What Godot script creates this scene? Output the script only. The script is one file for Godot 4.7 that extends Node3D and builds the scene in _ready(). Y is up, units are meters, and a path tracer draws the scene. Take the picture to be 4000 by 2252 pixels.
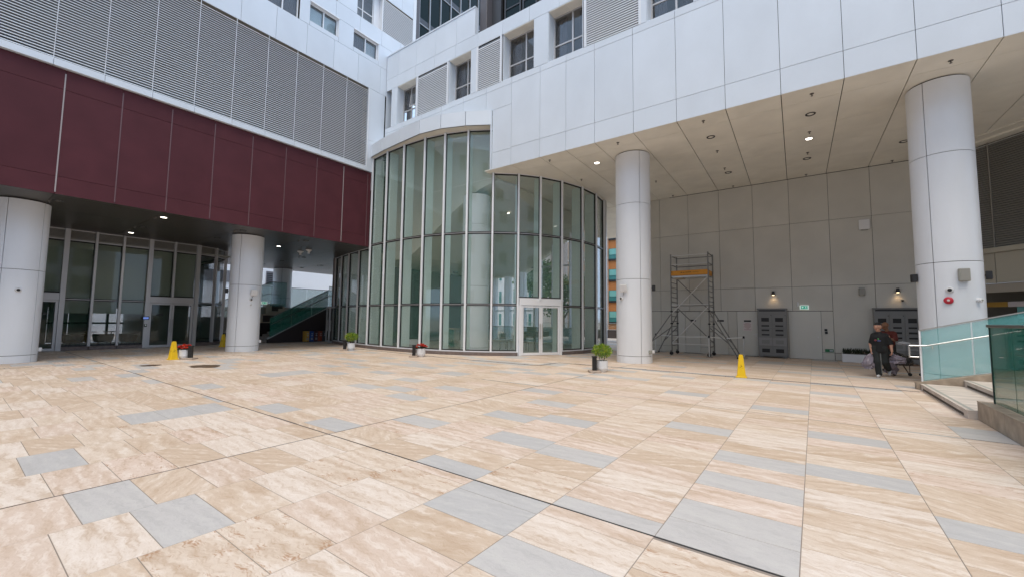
extends Node3D
# A courtyard of a white panelled complex on an overcast day. Plan axes: u runs along the louvred block, v runs along the
# white panelled block, h is up; W() turns them into Godot's axes. Units are metres.

var M := {}
var counts := {}
var rng := RandomNumberGenerator.new()

func W(u: float, v: float, h: float) -> Vector3:
	return Vector3(u, h, -v)

class Geo:
	var v := PackedVector3Array()
	var n := PackedVector3Array()
	var t := PackedVector2Array()
	func tri(a: Vector3, b: Vector3, c: Vector3, na: Vector3, nb: Vector3, nc: Vector3, ta := Vector2.ZERO, tb := Vector2.ZERO, tc := Vector2.ZERO) -> void:
		if (b - a).cross(c - a).dot(na + nb + nc) > 0.0:
			v.append_array(PackedVector3Array([a, c, b])); n.append_array(PackedVector3Array([na, nc, nb])); t.append_array(PackedVector2Array([ta, tc, tb]))
		else:
			v.append_array(PackedVector3Array([a, b, c])); n.append_array(PackedVector3Array([na, nb, nc])); t.append_array(PackedVector2Array([ta, tb, tc]))
	func quad(a: Vector3, b: Vector3, c: Vector3, d: Vector3, nn: Vector3, uv := Rect2(0, 0, 1, 1)) -> void:
		var p := uv.position
		var s := uv.size
		tri(a, b, c, nn, nn, nn, p, p + Vector2(s.x, 0), p + s)
		tri(a, c, d, nn, nn, nn, p, p + s, p + Vector2(0, s.y))
	# box from its centre and three half axes; e is a chamfer
	func obox(c: Vector3, x: Vector3, y: Vector3, z: Vector3, e := 0.0) -> void:
		var ax := [x, y, z]
		if e <= 0.0:
			for i in 3:
				var a: Vector3 = ax[i]
				var b: Vector3 = ax[(i + 1) % 3]
				var d: Vector3 = ax[(i + 2) % 3]
				for s in [-1.0, 1.0]:
					quad(c + a * s - b - d, c + a * s + b - d, c + a * s + b + d, c + a * s - b + d, a.normalized() * s)
			return
		var un := [x.normalized(), y.normalized(), z.normalized()]
		var ins := []
		for i in 3:
			ins.append(ax[i] - un[i] * minf(e, ax[i].length() * 0.49))
		for i in 3:
			var j := (i + 1) % 3
			var k := (i + 2) % 3
			for s in [-1.0, 1.0]:
				var f: Vector3 = c + ax[i] * s
				quad(f - ins[j] - ins[k], f + ins[j] - ins[k], f + ins[j] + ins[k], f - ins[j] + ins[k], un[i] * s)
			for s in [-1.0, 1.0]:
				for r in [-1.0, 1.0]:
					var p1: Vector3 = c + ax[i] * s + ins[j] * r
					var p2: Vector3 = c + ins[i] * s + ax[j] * r
					quad(p1 - ins[k], p1 + ins[k], p2 + ins[k], p2 - ins[k], (un[i] * s + un[j] * r).normalized())
		for s in [-1.0, 1.0]:
			for r in [-1.0, 1.0]:
				for q in [-1.0, 1.0]:
					var nn: Vector3 = (un[0] * s + un[1] * r + un[2] * q).normalized()
					tri(c + ax[0] * s + ins[1] * r + ins[2] * q, c + ins[0] * s + ax[1] * r + ins[2] * q, c + ins[0] * s + ins[1] * r + ax[2] * q, nn, nn, nn)
	# box along the plan axes
	func box(u0: float, u1: float, v0: float, v1: float, h0: float, h1: float, e := 0.0) -> void:
		obox(Vector3((u0 + u1) / 2, (h0 + h1) / 2, -(v0 + v1) / 2), Vector3(absf(u1 - u0) / 2, 0, 0), Vector3(0, absf(h1 - h0) / 2, 0), Vector3(0, 0, absf(v1 - v0) / 2), e)
	# convex outline carried along ext
	func prism(pts: Array, ext: Vector3) -> void:
		var m := Vector3.ZERO
		for p in pts:
			m += p
		m /= pts.size()
		var dn := ext.normalized()
		for i in range(1, pts.size() - 1):
			tri(pts[0], pts[i], pts[i + 1], -dn, -dn, -dn)
			tri(pts[0] + ext, pts[i] + ext, pts[i + 1] + ext, dn, dn, dn)
		for i in pts.size():
			var a: Vector3 = pts[i]
			var b: Vector3 = pts[(i + 1) % pts.size()]
			var nn := (b - a).cross(ext).normalized()
			if nn.dot((a + b) / 2 - m) < 0:
				nn = -nn
			quad(a, b, b + ext, a + ext, nn)
	func tube(a: Vector3, b: Vector3, r: float, k := 10, r2 := -1.0) -> void:
		if r2 < 0:
			r2 = r
		var d := (b - a).normalized()
		var x := d.cross(Vector3.UP if absf(d.y) < 0.9 else Vector3.RIGHT).normalized()
		var y := d.cross(x)
		for i in k:
			var n0 := x * cos(TAU * i / k) + y * sin(TAU * i / k)
			var n1 := x * cos(TAU * (i + 1) / k) + y * sin(TAU * (i + 1) / k)
			tri(a + n0 * r, a + n1 * r, b + n1 * r2, n0, n1, n1)
			tri(a + n0 * r, b + n1 * r2, b + n0 * r2, n0, n1, n0)
			tri(a, a + n0 * r, a + n1 * r, -d, -d, -d)
			tri(b, b + n0 * r2, b + n1 * r2, d, d, d)
	func path(pts: Array, r: float, k := 8) -> void:
		for i in pts.size() - 1:
			tube(pts[i], pts[i + 1], r, k)
		for i in range(1, pts.size() - 1):
			ball(pts[i], Vector3(r, r, r) * 1.02, 6, k)
	# profile of (radius, height) turned about an upright axis through base
	func lathe(prof: Array, base: Vector3, k := 20, a0 := 0.0, a1 := TAU, turn := Basis.IDENTITY) -> void:
		for j in prof.size() - 1:
			var p: Vector2 = prof[j]
			var q: Vector2 = prof[j + 1]
			var sl := Vector2(q.y - p.y, p.x - q.x).normalized()
			for i in k:
				var c0 := a0 + (a1 - a0) * i / k
				var c1 := a0 + (a1 - a0) * (i + 1) / k
				var e0 := Vector3(cos(c0), 0, sin(c0))
				var e1 := Vector3(cos(c1), 0, sin(c1))
				var n0 := turn * (e0 * sl.x + Vector3.UP * sl.y)
				var n1 := turn * (e1 * sl.x + Vector3.UP * sl.y)
				var A := base + turn * (e0 * p.x + Vector3.UP * p.y)
				var B := base + turn * (e1 * p.x + Vector3.UP * p.y)
				var C := base + turn * (e1 * q.x + Vector3.UP * q.y)
				var D := base + turn * (e0 * q.x + Vector3.UP * q.y)
				tri(A, B, C, n0, n1, n1)
				tri(A, C, D, n0, n1, n0)
	func ball(c: Vector3, r: Vector3, rows := 8, k := 12) -> void:
		for j in rows:
			for i in k:
				var f := []
				for q in [[j, i], [j, i + 1], [j + 1, i + 1], [j + 1, i]]:
					var th: float = PI * q[0] / rows
					var ph: float = TAU * q[1] / k
					f.append(Vector3(sin(th) * cos(ph), cos(th), sin(th) * sin(ph)))
				var g := []
				for d in f:
					g.append((d / r).normalized())
				tri(c + f[0] * r, c + f[1] * r, c + f[2] * r, g[0], g[1], g[2])
				tri(c + f[0] * r, c + f[2] * r, c + f[3] * r, g[0], g[2], g[3])
	# part of a cylinder shell with thickness, angles in radians in plan (u towards v)
	func shell(cu: float, cv: float, r0: float, r1: float, a0: float, a1: float, h0: float, h1: float, k: int) -> void:
		for i in k:
			var p := a0 + (a1 - a0) * i / k
			var q := a0 + (a1 - a0) * (i + 1) / k
			var ep := Vector3(cos(p), 0, -sin(p))
			var eq := Vector3(cos(q), 0, -sin(q))
			var c := Vector3(cu, 0, -cv)
			var lo := Vector3(0, h0, 0)
			var hi := Vector3(0, h1, 0)
			tri(c + ep * r1 + lo, c + eq * r1 + lo, c + eq * r1 + hi, ep, eq, eq)
			tri(c + ep * r1 + lo, c + eq * r1 + hi, c + ep * r1 + hi, ep, eq, ep)
			quad(c + ep * r0 + hi, c + eq * r0 + hi, c + eq * r1 + hi, c + ep * r1 + hi, Vector3.UP)
			quad(c + ep * r0 + lo, c + eq * r0 + lo, c + eq * r1 + lo, c + ep * r1 + lo, Vector3.DOWN)
		for s in [0, 1]:
			var a := a0 if s == 0 else a1
			var e := Vector3(cos(a), 0, -sin(a))
			var tn := Vector3(-sin(a), 0, -cos(a)) * (-1.0 if s == 0 else 1.0)
			var c := Vector3(cu, 0, -cv)
			quad(c + e * r0 + Vector3(0, h0, 0), c + e * r1 + Vector3(0, h0, 0), c + e * r1 + Vector3(0, h1, 0), c + e * r0 + Vector3(0, h1, 0), tn)
	func mesh(off := Vector3.ZERO) -> ArrayMesh:
		var a := []
		a.resize(Mesh.ARRAY_MAX)
		if off != Vector3.ZERO:
			for i in v.size():
				v[i] -= off
		a[Mesh.ARRAY_VERTEX] = v
		a[Mesh.ARRAY_NORMAL] = n
		a[Mesh.ARRAY_TEX_UV] = t
		var m := ArrayMesh.new()
		m.add_surface_from_arrays(Mesh.PRIMITIVE_TRIANGLES, a)
		return m

func numbered(parent: Node, called: String) -> String:
	var key := str(parent.get_instance_id()) + called
	var k: int = counts.get(key, 0)
	counts[key] = k + 1
	return called if k == 0 else "%s_%03d" % [called, k]

func tag(o: Node, label: String, category := "", group := "", kind := "") -> Node:
	if label: o.set_meta("label", label)
	if category: o.set_meta("category", category)
	if group: o.set_meta("group", group)
	if kind: o.set_meta("kind", kind)
	return o

# a Node3D at a thing's base; shapes under it are given in world places and moved to it
func thing(called: String, at: Vector3, label: String, category: String, group := "") -> Node3D:
	var o := Node3D.new()
	o.name = numbered(self, called)
	add_child(o)
	o.position = at
	return tag(o, label, category, group, "thing")

func setting(called: String) -> Node3D:
	var o := Node3D.new()
	o.name = numbered(self, called)
	add_child(o)
	o.set_meta("kind", "structure")
	return o

func origin_of(p: Node) -> Vector3:
	var r := Vector3.ZERO
	while p != self and p != null:
		r += p.position
		p = p.get_parent()
	return r

func put(parent: Node, called: String, g: Geo, m: Material) -> MeshInstance3D:
	var o := MeshInstance3D.new()
	o.name = numbered(parent, called)
	parent.add_child(o)
	o.mesh = g.mesh(origin_of(parent))
	o.material_override = m
	return o

func pbox(parent: Node, called: String, m: Material, u0: float, u1: float, v0: float, v1: float, h0: float, h1: float, e := 0.0) -> MeshInstance3D:
	var g := Geo.new()
	g.box(u0, u1, v0, v1, h0, h1, e)
	return put(parent, called, g, m)

func copy_of(o: Node3D, at: Vector3, turn := 0.0, label := "", group := "") -> Node3D:
	var c: Node3D = o.duplicate()
	c.name = numbered(self, str(o.name).rstrip("0123456789").rstrip("_"))
	add_child(c)
	c.position = at
	c.rotation.y = turn
	if label: c.set_meta("label", label)
	if group: c.set_meta("group", group)
	return c

# flat lettering as its own thin solid mesh: centre, right and up directions, height of the letters
func words(parent: Node, called: String, text: String, at: Vector3, right: Vector3, up: Vector3, size: float, m: Material, wide := 1.0) -> MeshInstance3D:
	var tm := TextMesh.new()
	var f := SystemFont.new()
	f.font_names = PackedStringArray(["Droid Sans"])
	tm.font = f
	tm.text = text
	tm.font_size = 32
	tm.pixel_size = size / 26.0
	tm.depth = 0.002
	var o := MeshInstance3D.new()
	o.name = numbered(parent, called)
	parent.add_child(o)
	o.mesh = tm
	o.material_override = m
	var r := right.normalized()
	var u := up.normalized()
	o.transform = Transform3D(Basis(r * wide, u, r.cross(u)), at - origin_of(parent))
	return o

func lin(r: float, g: float, b: float, a := 1.0) -> Color:
	var c := Color(r, g, b).linear_to_srgb()
	c.a = a
	return c

func mat(called: String, c: Color, rough := 0.6, metal := 0.0) -> StandardMaterial3D:
	var m := StandardMaterial3D.new()
	m.resource_name = called
	m.albedo_color = c
	m.roughness = rough
	m.metallic = metal
	if c.a < 1.0:
		m.transparency = BaseMaterial3D.TRANSPARENCY_ALPHA
	M[called] = m
	return m

func glow(called: String, c: Color, e: float) -> StandardMaterial3D:
	var m := mat(called, c, 0.5)
	m.emission_enabled = true
	m.emission = c
	m.emission_energy_multiplier = e
	return m

# grey-scale cloudiness as a colour map: values between lo and hi, laid in world space
func blotch(m: StandardMaterial3D, seed: int, freq: float, lo: float, hi: float, metres: float, stretch := Vector3.ONE, octaves := 4) -> void:
	var f := FastNoiseLite.new()
	f.seed = seed
	f.noise_type = FastNoiseLite.TYPE_SIMPLEX_SMOOTH
	f.frequency = freq
	f.fractal_octaves = octaves
	var src := f.get_seamless_image(256, 256)
	var img := Image.create(256, 256, true, Image.FORMAT_RGB8)
	for y in 256:
		for x in 256:
			var k: float = lerp(lo, hi, src.get_pixel(x, y).r)
			img.set_pixel(x, y, Color(k, k, k))
	m.albedo_texture = ImageTexture.create_from_image(img)
	m.uv1_triplanar = true
	m.uv1_world_triplanar = true
	m.uv1_scale = stretch / metres

func make_materials() -> void:
	for k in 3:
		var w := mat("white_panel_%d" % k, lin(0.70 - 0.010 * k, 0.76 - 0.010 * k, 0.83 - 0.010 * k), 0.42)
		var cw := mat("column_panel_%d" % k, lin(0.80 - 0.012 * k, 0.825 - 0.012 * k, 0.86 - 0.012 * k), 0.38)
		blotch(cw, 15 + k, 0.012, 0.96, 1.0, 4.0, Vector3(1, 0.35, 1))
		blotch(w, 11 + k, 0.012, 0.965, 1.0, 6.0, Vector3(1, 0.7, 1))
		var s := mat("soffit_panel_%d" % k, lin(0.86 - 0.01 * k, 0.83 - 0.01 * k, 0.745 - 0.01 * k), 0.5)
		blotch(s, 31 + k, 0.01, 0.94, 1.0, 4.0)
		var g := mat("wall_panel_%d" % k, lin(0.61 - 0.01 * k, 0.59 - 0.01 * k, 0.53 - 0.01 * k), 0.5)
		blotch(g, 41 + k, 0.01, 0.95, 1.0, 5.0)
		var r := mat("maroon_panel_%d" % k, lin(0.100 - 0.003 * k, 0.029 - 0.001 * k, 0.037 - 0.001 * k), 0.6)
		r.metallic_specular = 0.3
		blotch(r, 51 + k, 0.012, 0.9, 1.0, 5.0)
	mat("maroon_trim", lin(0.14, 0.075, 0.082), 0.5)
	mat("maroon_trim_pale", lin(0.36, 0.32, 0.32), 0.5)
	mat("backing", lin(0.03, 0.03, 0.032), 0.9)
	mat("louvre_white", lin(0.74, 0.77, 0.81), 0.45)
	mat("louvre_dark", lin(0.20, 0.20, 0.20), 0.8)
	mat("louvre_grey", lin(0.30, 0.29, 0.26), 0.5)
	mat("louvre_back", lin(0.42, 0.44, 0.47), 0.7)
	mat("frame_white", lin(0.78, 0.80, 0.83), 0.4)
	mat("frame_silver", lin(0.52, 0.51, 0.51), 0.35, 0.25)
	mat("gasket", lin(0.012, 0.012, 0.013), 0.5)
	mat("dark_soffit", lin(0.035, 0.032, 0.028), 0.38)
	mat("stair_maroon", lin(0.022, 0.013, 0.013), 0.6)
	mat("curtain_grey", lin(0.16, 0.16, 0.18), 0.9)
	mat("curtain_blue", lin(0.66, 0.78, 0.84), 0.8)
	mat("roller_blue", lin(0.60, 0.78, 0.86), 0.7)
	mat("room_dark", lin(0.05, 0.05, 0.05), 0.9)
	mat("dark_metal", lin(0.06, 0.065, 0.075), 0.45, 0.2)
	mat("dark_stone", lin(0.10, 0.095, 0.105), 0.5)
	mat("mullion_grey", lin(0.35, 0.37, 0.40), 0.4, 0.2)
	mat("dark_glass", lin(0.010, 0.020, 0.022), 0.04).metallic_specular = 0.22
	mat("window_glass", Color(0.10, 0.13, 0.14, 0.14), 0.02)
	mat("drum_glass", lin(0.22, 0.46, 0.37, 0.09), 0.02)
	mat("hall_glass", lin(0.035, 0.07, 0.045, 0.22), 0.02).metallic_specular = 0.36
	mat("teal_glass", lin(0.20, 0.57, 0.58, 0.34), 0.02)
	mat("green_glass", lin(0.015, 0.17, 0.115, 0.58), 0.02)
	mat("clear_glass", lin(0.15, 0.30, 0.26, 0.12), 0.02)
	mat("steel", lin(0.66, 0.66, 0.65), 0.35, 0.7)
	mat("steel_dull", lin(0.46, 0.45, 0.43), 0.45, 0.6)
	mat("steel_dark", lin(0.16, 0.15, 0.14), 0.45, 0.6)
	mat("chrome", lin(0.7, 0.7, 0.7), 0.15, 1.0)
	mat("plinth_stone", lin(0.21, 0.165, 0.15), 0.55)
	blotch(M.plinth_stone, 61, 0.03, 0.8, 1.0, 1.5)
	mat("grout", lin(0.25, 0.21, 0.18), 0.9)
	mat("sealant", lin(0.02, 0.02, 0.02), 0.7)
	mat("ground", lin(0.50, 0.44, 0.38), 0.8)
	mat("step_stone", lin(0.68, 0.60, 0.53), 0.6)
	blotch(M.step_stone, 62, 0.02, 0.82, 1.0, 2.0, Vector3(1, 1, 0.4))
	mat("curb_stone", lin(0.46, 0.37, 0.28), 0.6)
	blotch(M.curb_stone, 63, 0.02, 0.75, 1.0, 1.6)
	mat("slab_stone", lin(0.42, 0.34, 0.28), 0.7)
	mat("yellow", lin(0.80, 0.52, 0.008), 0.42)
	mat("orange_board", lin(0.62, 0.26, 0.02), 0.5)
	mat("print_dark", lin(0.03, 0.015, 0.005), 0.7)
	mat("print_brown", lin(0.10, 0.06, 0.004), 0.7)
	mat("black", lin(0.012, 0.012, 0.012), 0.4)
	mat("black_post", lin(0.012, 0.011, 0.011), 0.45)
	mat("rubber", lin(0.02, 0.02, 0.02), 0.8)
	mat("pot_white", lin(0.72, 0.73, 0.75), 0.45)
	mat("soil", lin(0.03, 0.022, 0.015), 1.0)
	mat("stem", lin(0.09, 0.06, 0.03), 0.9)
	for k in 3:
		var l := mat("leaf_%d" % k, [lin(0.10, 0.20, 0.02), lin(0.20, 0.30, 0.03), lin(0.36, 0.40, 0.03)][k], 0.5)
		l.backlight_enabled = true
		l.backlight = lin(0.10, 0.16, 0.02)
	mat("flower_red", lin(0.62, 0.035, 0.02), 0.6)
	mat("flower_orange", lin(0.68, 0.07, 0.03), 0.6)
	mat("leaf_dark", lin(0.018, 0.03, 0.012), 0.6)
	mat("cabinet_grey", lin(0.20, 0.20, 0.195), 0.5)
	mat("cabinet_slot", lin(0.006, 0.006, 0.006), 0.5)
	mat("cabinet_panel", lin(0.26, 0.26, 0.255), 0.45)
	mat("door_white", lin(0.60, 0.59, 0.54), 0.5)
	mat("notice_paper", lin(0.66, 0.60, 0.58), 0.8)
	mat("notice_ink", lin(0.30, 0.05, 0.05), 0.8)
	mat("fitting_white", lin(0.72, 0.72, 0.72), 0.4)
	mat("fitting_grey", lin(0.33, 0.33, 0.29), 0.55)
	mat("fitting_dark", lin(0.02, 0.02, 0.021), 0.5)
	mat("alarm_red", lin(0.50, 0.015, 0.035), 0.4)
	glow("exit_green", lin(0.02, 0.30, 0.20), 0.35)
	glow("exit_white", lin(0.75, 0.85, 0.80), 0.22)
	glow("lamp_white", lin(1.0, 0.93, 0.82), 5.0)
	glow("lamp_warm", lin(1.0, 0.72, 0.42), 2.5)
	glow("screen_blue", lin(0.10, 0.16, 0.42), 0.6)
	mat("green_sign", lin(0.02, 0.16, 0.06), 0.6)
	mat("cream_wall", lin(0.46, 0.43, 0.35), 0.7)
	mat("concrete", lin(0.40, 0.36, 0.30), 0.8)
	mat("bench_cream", lin(0.52, 0.44, 0.34), 0.7)
	mat("bench_brown", lin(0.05, 0.035, 0.025), 0.7)
	mat("white_brick", lin(0.80, 0.82, 0.86), 0.7)
	mat("blind", lin(0.44, 0.51, 0.40), 0.85)
	mat("hall_wall", lin(0.30, 0.31, 0.27), 0.9)
	mat("hall_ceiling", lin(0.40, 0.40, 0.37), 0.9)
	mat("chair_dark", lin(0.03, 0.033, 0.034), 0.7)
	mat("table_dark", lin(0.05, 0.05, 0.05), 0.4)
	mat("inner_wall", lin(0.66, 0.65, 0.56), 0.8)
	mat("fin_glass", lin(0.74, 0.88, 0.84), 0.3)
	mat("inner_dark", lin(0.014, 0.014, 0.016), 0.5)
	mat("inner_floor", lin(0.30, 0.26, 0.22), 0.35)
	mat("ceiling_dot", lin(0.20, 0.19, 0.16), 0.9)
	mat("wood_brown", lin(0.09, 0.05, 0.03), 0.5)
	mat("brick_orange", lin(0.42, 0.17, 0.055), 0.8)
	mat("pier_pink", lin(0.52, 0.40, 0.33), 0.8)
	mat("teal_window", lin(0.05, 0.20, 0.20), 0.1)
	mat("teal_pale", lin(0.16, 0.42, 0.40), 0.3)
	mat("far_white", lin(0.72, 0.75, 0.78), 0.7)
	mat("parapet_brown", lin(0.07, 0.055, 0.05), 0.8)
	mat("far_leaf", lin(0.06, 0.11, 0.035), 0.8)
	mat("bark", lin(0.08, 0.06, 0.045), 0.9)
	mat("bin_yellow", lin(0.45, 0.25, 0.04), 0.5)
	mat("bin_blue", lin(0.015, 0.06, 0.22), 0.5)
	mat("bin_brown", lin(0.06, 0.018, 0.02), 0.5)
	mat("bin_red", lin(0.26, 0.05, 0.02), 0.5)
	mat("bin_grey", lin(0.05, 0.05, 0.055), 0.5)
	mat("bin_print", lin(0.42, 0.45, 0.48), 0.6)
	mat("tape", lin(0.72, 0.72, 0.70), 0.5)
	mat("skin", lin(0.48, 0.26, 0.18), 0.6)
	mat("skin_tan", lin(0.24, 0.115, 0.06), 0.6)
	mat("hair", lin(0.008, 0.007, 0.007), 0.6)
	mat("shirt_black", lin(0.010, 0.010, 0.011), 0.85)
	mat("shirt_red", lin(0.11, 0.018, 0.012), 0.85)
	mat("trousers_dark", lin(0.018, 0.022, 0.022), 0.85)
	mat("stripe_grey", lin(0.16, 0.17, 0.17), 0.85)
	mat("shoe_white", lin(0.60, 0.60, 0.60), 0.6)
	mat("eye_dark", lin(0.01, 0.008, 0.006), 0.4)
	mat("lip", lin(0.36, 0.10, 0.08), 0.5)
	mat("print_blue", lin(0.10, 0.11, 0.26), 0.8)
	mat("print_green", lin(0.08, 0.34, 0.10), 0.8)
	mat("print_red", lin(0.20, 0.05, 0.06), 0.8)
	mat("bag_white", lin(0.24, 0.21, 0.25), 0.35)
	mat("bag_black", lin(0.035, 0.033, 0.03), 0.35)
	mat("cloth_white", lin(0.50, 0.50, 0.52), 0.9)
	mat("opposite_white", lin(0.62, 0.63, 0.65), 0.6)
	mat("stain_damp", lin(0.16, 0.10, 0.055, 0.55), 0.35)
	mat("dimmed_pane", lin(0.22, 0.27, 0.24), 0.4)  # opaque grey that stands in for dimmer light through rear panes
	mat("scaffold_grey", lin(0.22, 0.215, 0.20), 0.45, 0.5)
	mat("room_paint", lin(0.45, 0.44, 0.42), 0.9)
	mat("shop_paint", lin(0.28, 0.26, 0.22), 0.8)

func _ready() -> void:
	rng.seed = 7
	# camera, sky, sun, exposure
	var cam := Camera3D.new()
	cam.name = "camera"
	cam.transform = Transform3D(Basis(Vector3(0.58795, 0.01169, 0.80882), Vector3(-0.06668, 0.99719, 0.03406), Vector3(-0.80615, -0.07395, 0.58708)).orthonormalized(), W(0, 0, 1.62))
	cam.fov = 69.66
	cam.near = 0.05
	cam.far = 600.0
	add_child(cam)
	cam.current = true
	var env := Environment.new()
	env.background_mode = Environment.BG_SKY
	var sky := Sky.new()
	var sm := ProceduralSkyMaterial.new()
	sm.sky_top_color = Color(0.74, 0.85, 0.99)
	sm.sky_horizon_color = Color(0.79, 0.88, 0.99)
	sm.sky_curve = 0.2
	sm.ground_bottom_color = Color(0.45, 0.43, 0.41)
	sm.ground_horizon_color = Color(0.70, 0.70, 0.70)
	sm.sun_angle_max = 1.0
	sky.sky_material = sm
	env.sky = sky
	env.tonemap_mode = Environment.TONE_MAPPER_LINEAR
	env.tonemap_exposure = 1.84
	env.sdfgi_enabled = true
	env.ssao_enabled = true
	env.ssil_enabled = true
	var we := WorldEnvironment.new()
	we.name = "world_environment"
	we.environment = env
	add_child(we)
	var sun := DirectionalLight3D.new()
	sun.name = "sun"
	sun.light_energy = 0.45
	sun.light_color = Color(1.0, 0.97, 0.93)
	sun.light_angular_distance = 40.0
	sun.shadow_enabled = true
	add_child(sun)
	sun.look_at_from_position(Vector3.ZERO, Vector3(0.35, -1.0, -0.25))
	make_materials()
	plaza()
	louvred_block()
	panelled_block()
	drum()
	glazed_hall()
	underpass()
	steps_and_glass()
	far_side()
	columns()
	fittings()
	furniture()
	people()

# ---------------------------------------------------------------- floor
func stone_sheet() -> ImageTexture:
	# 32 slabs of 256 x 128 pixels: 26 of beige sandstone, 6 of grey
	var img := Image.create(1024, 1024, true, Image.FORMAT_RGB8)
	var fa := FastNoiseLite.new()
	fa.seed = 3
	fa.noise_type = FastNoiseLite.TYPE_SIMPLEX_SMOOTH
	fa.frequency = 1.0
	fa.fractal_octaves = 4
	var fb := FastNoiseLite.new()
	fb.seed = 9
	fb.frequency = 1.0
	fb.fractal_octaves = 3
	var r := RandomNumberGenerator.new()
	r.seed = 21
	var creams := [Color(0.79, 0.715, 0.64), Color(0.815, 0.75, 0.685), Color(0.835, 0.78, 0.73), Color(0.77, 0.69, 0.61), Color(0.82, 0.745, 0.69), Color(0.80, 0.725, 0.665)]
	for s in 32:
		var ox := (s % 4) * 256
		var oy := (s / 4) * 128
		var grey := s >= 26
		var base: Color = creams[s % 6]
		var dark := Color(0.69, 0.59, 0.495)
		var pale := Color(0.89, 0.85, 0.815)
		if grey:
			base = Color(0.735, 0.72, 0.71) if s % 2 == 0 else Color(0.71, 0.70, 0.695)
			dark = Color(0.65, 0.64, 0.63)
			pale = Color(0.76, 0.75, 0.73)
		var ang := r.randf_range(-0.12, 0.12) if s % 3 else r.randf_range(-0.6, 0.6)
		var ca := cos(ang)
		var sa := sin(ang)
		var off := s * 17.3
		var rust := 0.0 if grey else (0.75 if s % 9 == 4 else 0.0)
		var vein := r.randf_range(0.45, 1.0) if not grey else 0.5
		var cross := 2.5 + r.randf() * 3.5
		for y in 128:
			for x in 256:
				var px := x / 128.0
				var py := y / 128.0
				var qx := px * ca + py * sa
				var qy := -px * sa + py * ca
				var warp := fb.get_noise_2d(qx * 2.4 + off, qy * 2.6) * 0.07 + fb.get_noise_2d(qx * 9.0, qy * 9.0 + off) * 0.022
				var st := fa.get_noise_2d(qx * 0.5 + off, (qy + warp) * cross + off)
				var fine := fa.get_noise_2d(qx * 4.0 + off, (qy + warp) * 30.0)
				var grit := fb.get_noise_2d(px * 40.0 + off, py * 40.0)
				var cl := fa.get_noise_2d(px * 2.2 - off, py * 3.2)
				var c := base.lerp(dark, clampf((st - 0.02) * 1.35 * vein + fine * 0.35, 0.0, 0.62))
				c = c.lerp(pale, clampf((-st - 0.08) * 1.1 + cl * 0.5 - fine * 0.3, 0.0, 0.55))
				c = c.lerp(dark, clampf(fine * 0.55 - 0.06, 0.0, 0.36))
				c = c * (1.0 + grit * 0.035)
				if rust > 0.0:
					var ed := maxf(absf(px - 1.0) - 0.45, absf(py - 0.5) * 2.0 - 0.45)
					var ru := clampf((cl * 0.9 + fine * 0.9 + ed * 0.5 - 0.42) * 1.7, 0.0, 1.0) * rust
					c = c.lerp(Color(0.60, 0.42, 0.29), ru * 0.8)
				c.a = 1.0
				img.set_pixel(ox + x, oy + y, c)
	img.generate_mipmaps()
	return ImageTexture.create_from_image(img)

func tile_into(g: Geo, u0: float, u1: float, v0: float, v1: float, top: float, slab: int, flip: bool) -> void:
	var e := 0.002
	var d := 0.006
	var x0 := (slab % 4) * 0.25 + 0.003
	var y0 := (slab / 4) * 0.125 + 0.003
	var w := 0.244 * clampf((v1 - v0) / 0.9, 0.05, 1.0)
	var hh := 0.119 * clampf((u1 - u0) / 0.45, 0.05, 1.0)
	var a := W(u0 + e, v0 + e, top)
	var b := W(u0 + e, v1 - e, top)
	var c := W(u1 - e, v1 - e, top)
	var f := W(u1 - e, v0 + e, top)
	var uv := Rect2(x0, y0, w, hh)
	if flip:
		uv = Rect2(x0 + w, y0 + hh, -w, -hh)
	g.quad(a, b, c, f, Vector3.UP, uv)
	var o := [W(u0, v0, top - d), W(u0, v1, top - d), W(u1, v1, top - d), W(u1, v0, top - d)]
	var i := [a, b, c, f]
	var nn := [Vector3(-1, 0.4, 0), Vector3(0, 0.4, -1), Vector3(1, 0.4, 0), Vector3(0, 0.4, 1)]
	for k in 4:
		g.quad(o[k], o[(k + 1) % 4], i[(k + 1) % 4], i[k], nn[k].normalized(), Rect2(x0 + 0.02, y0 + 0.02, 0.01, 0.01))

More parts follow.
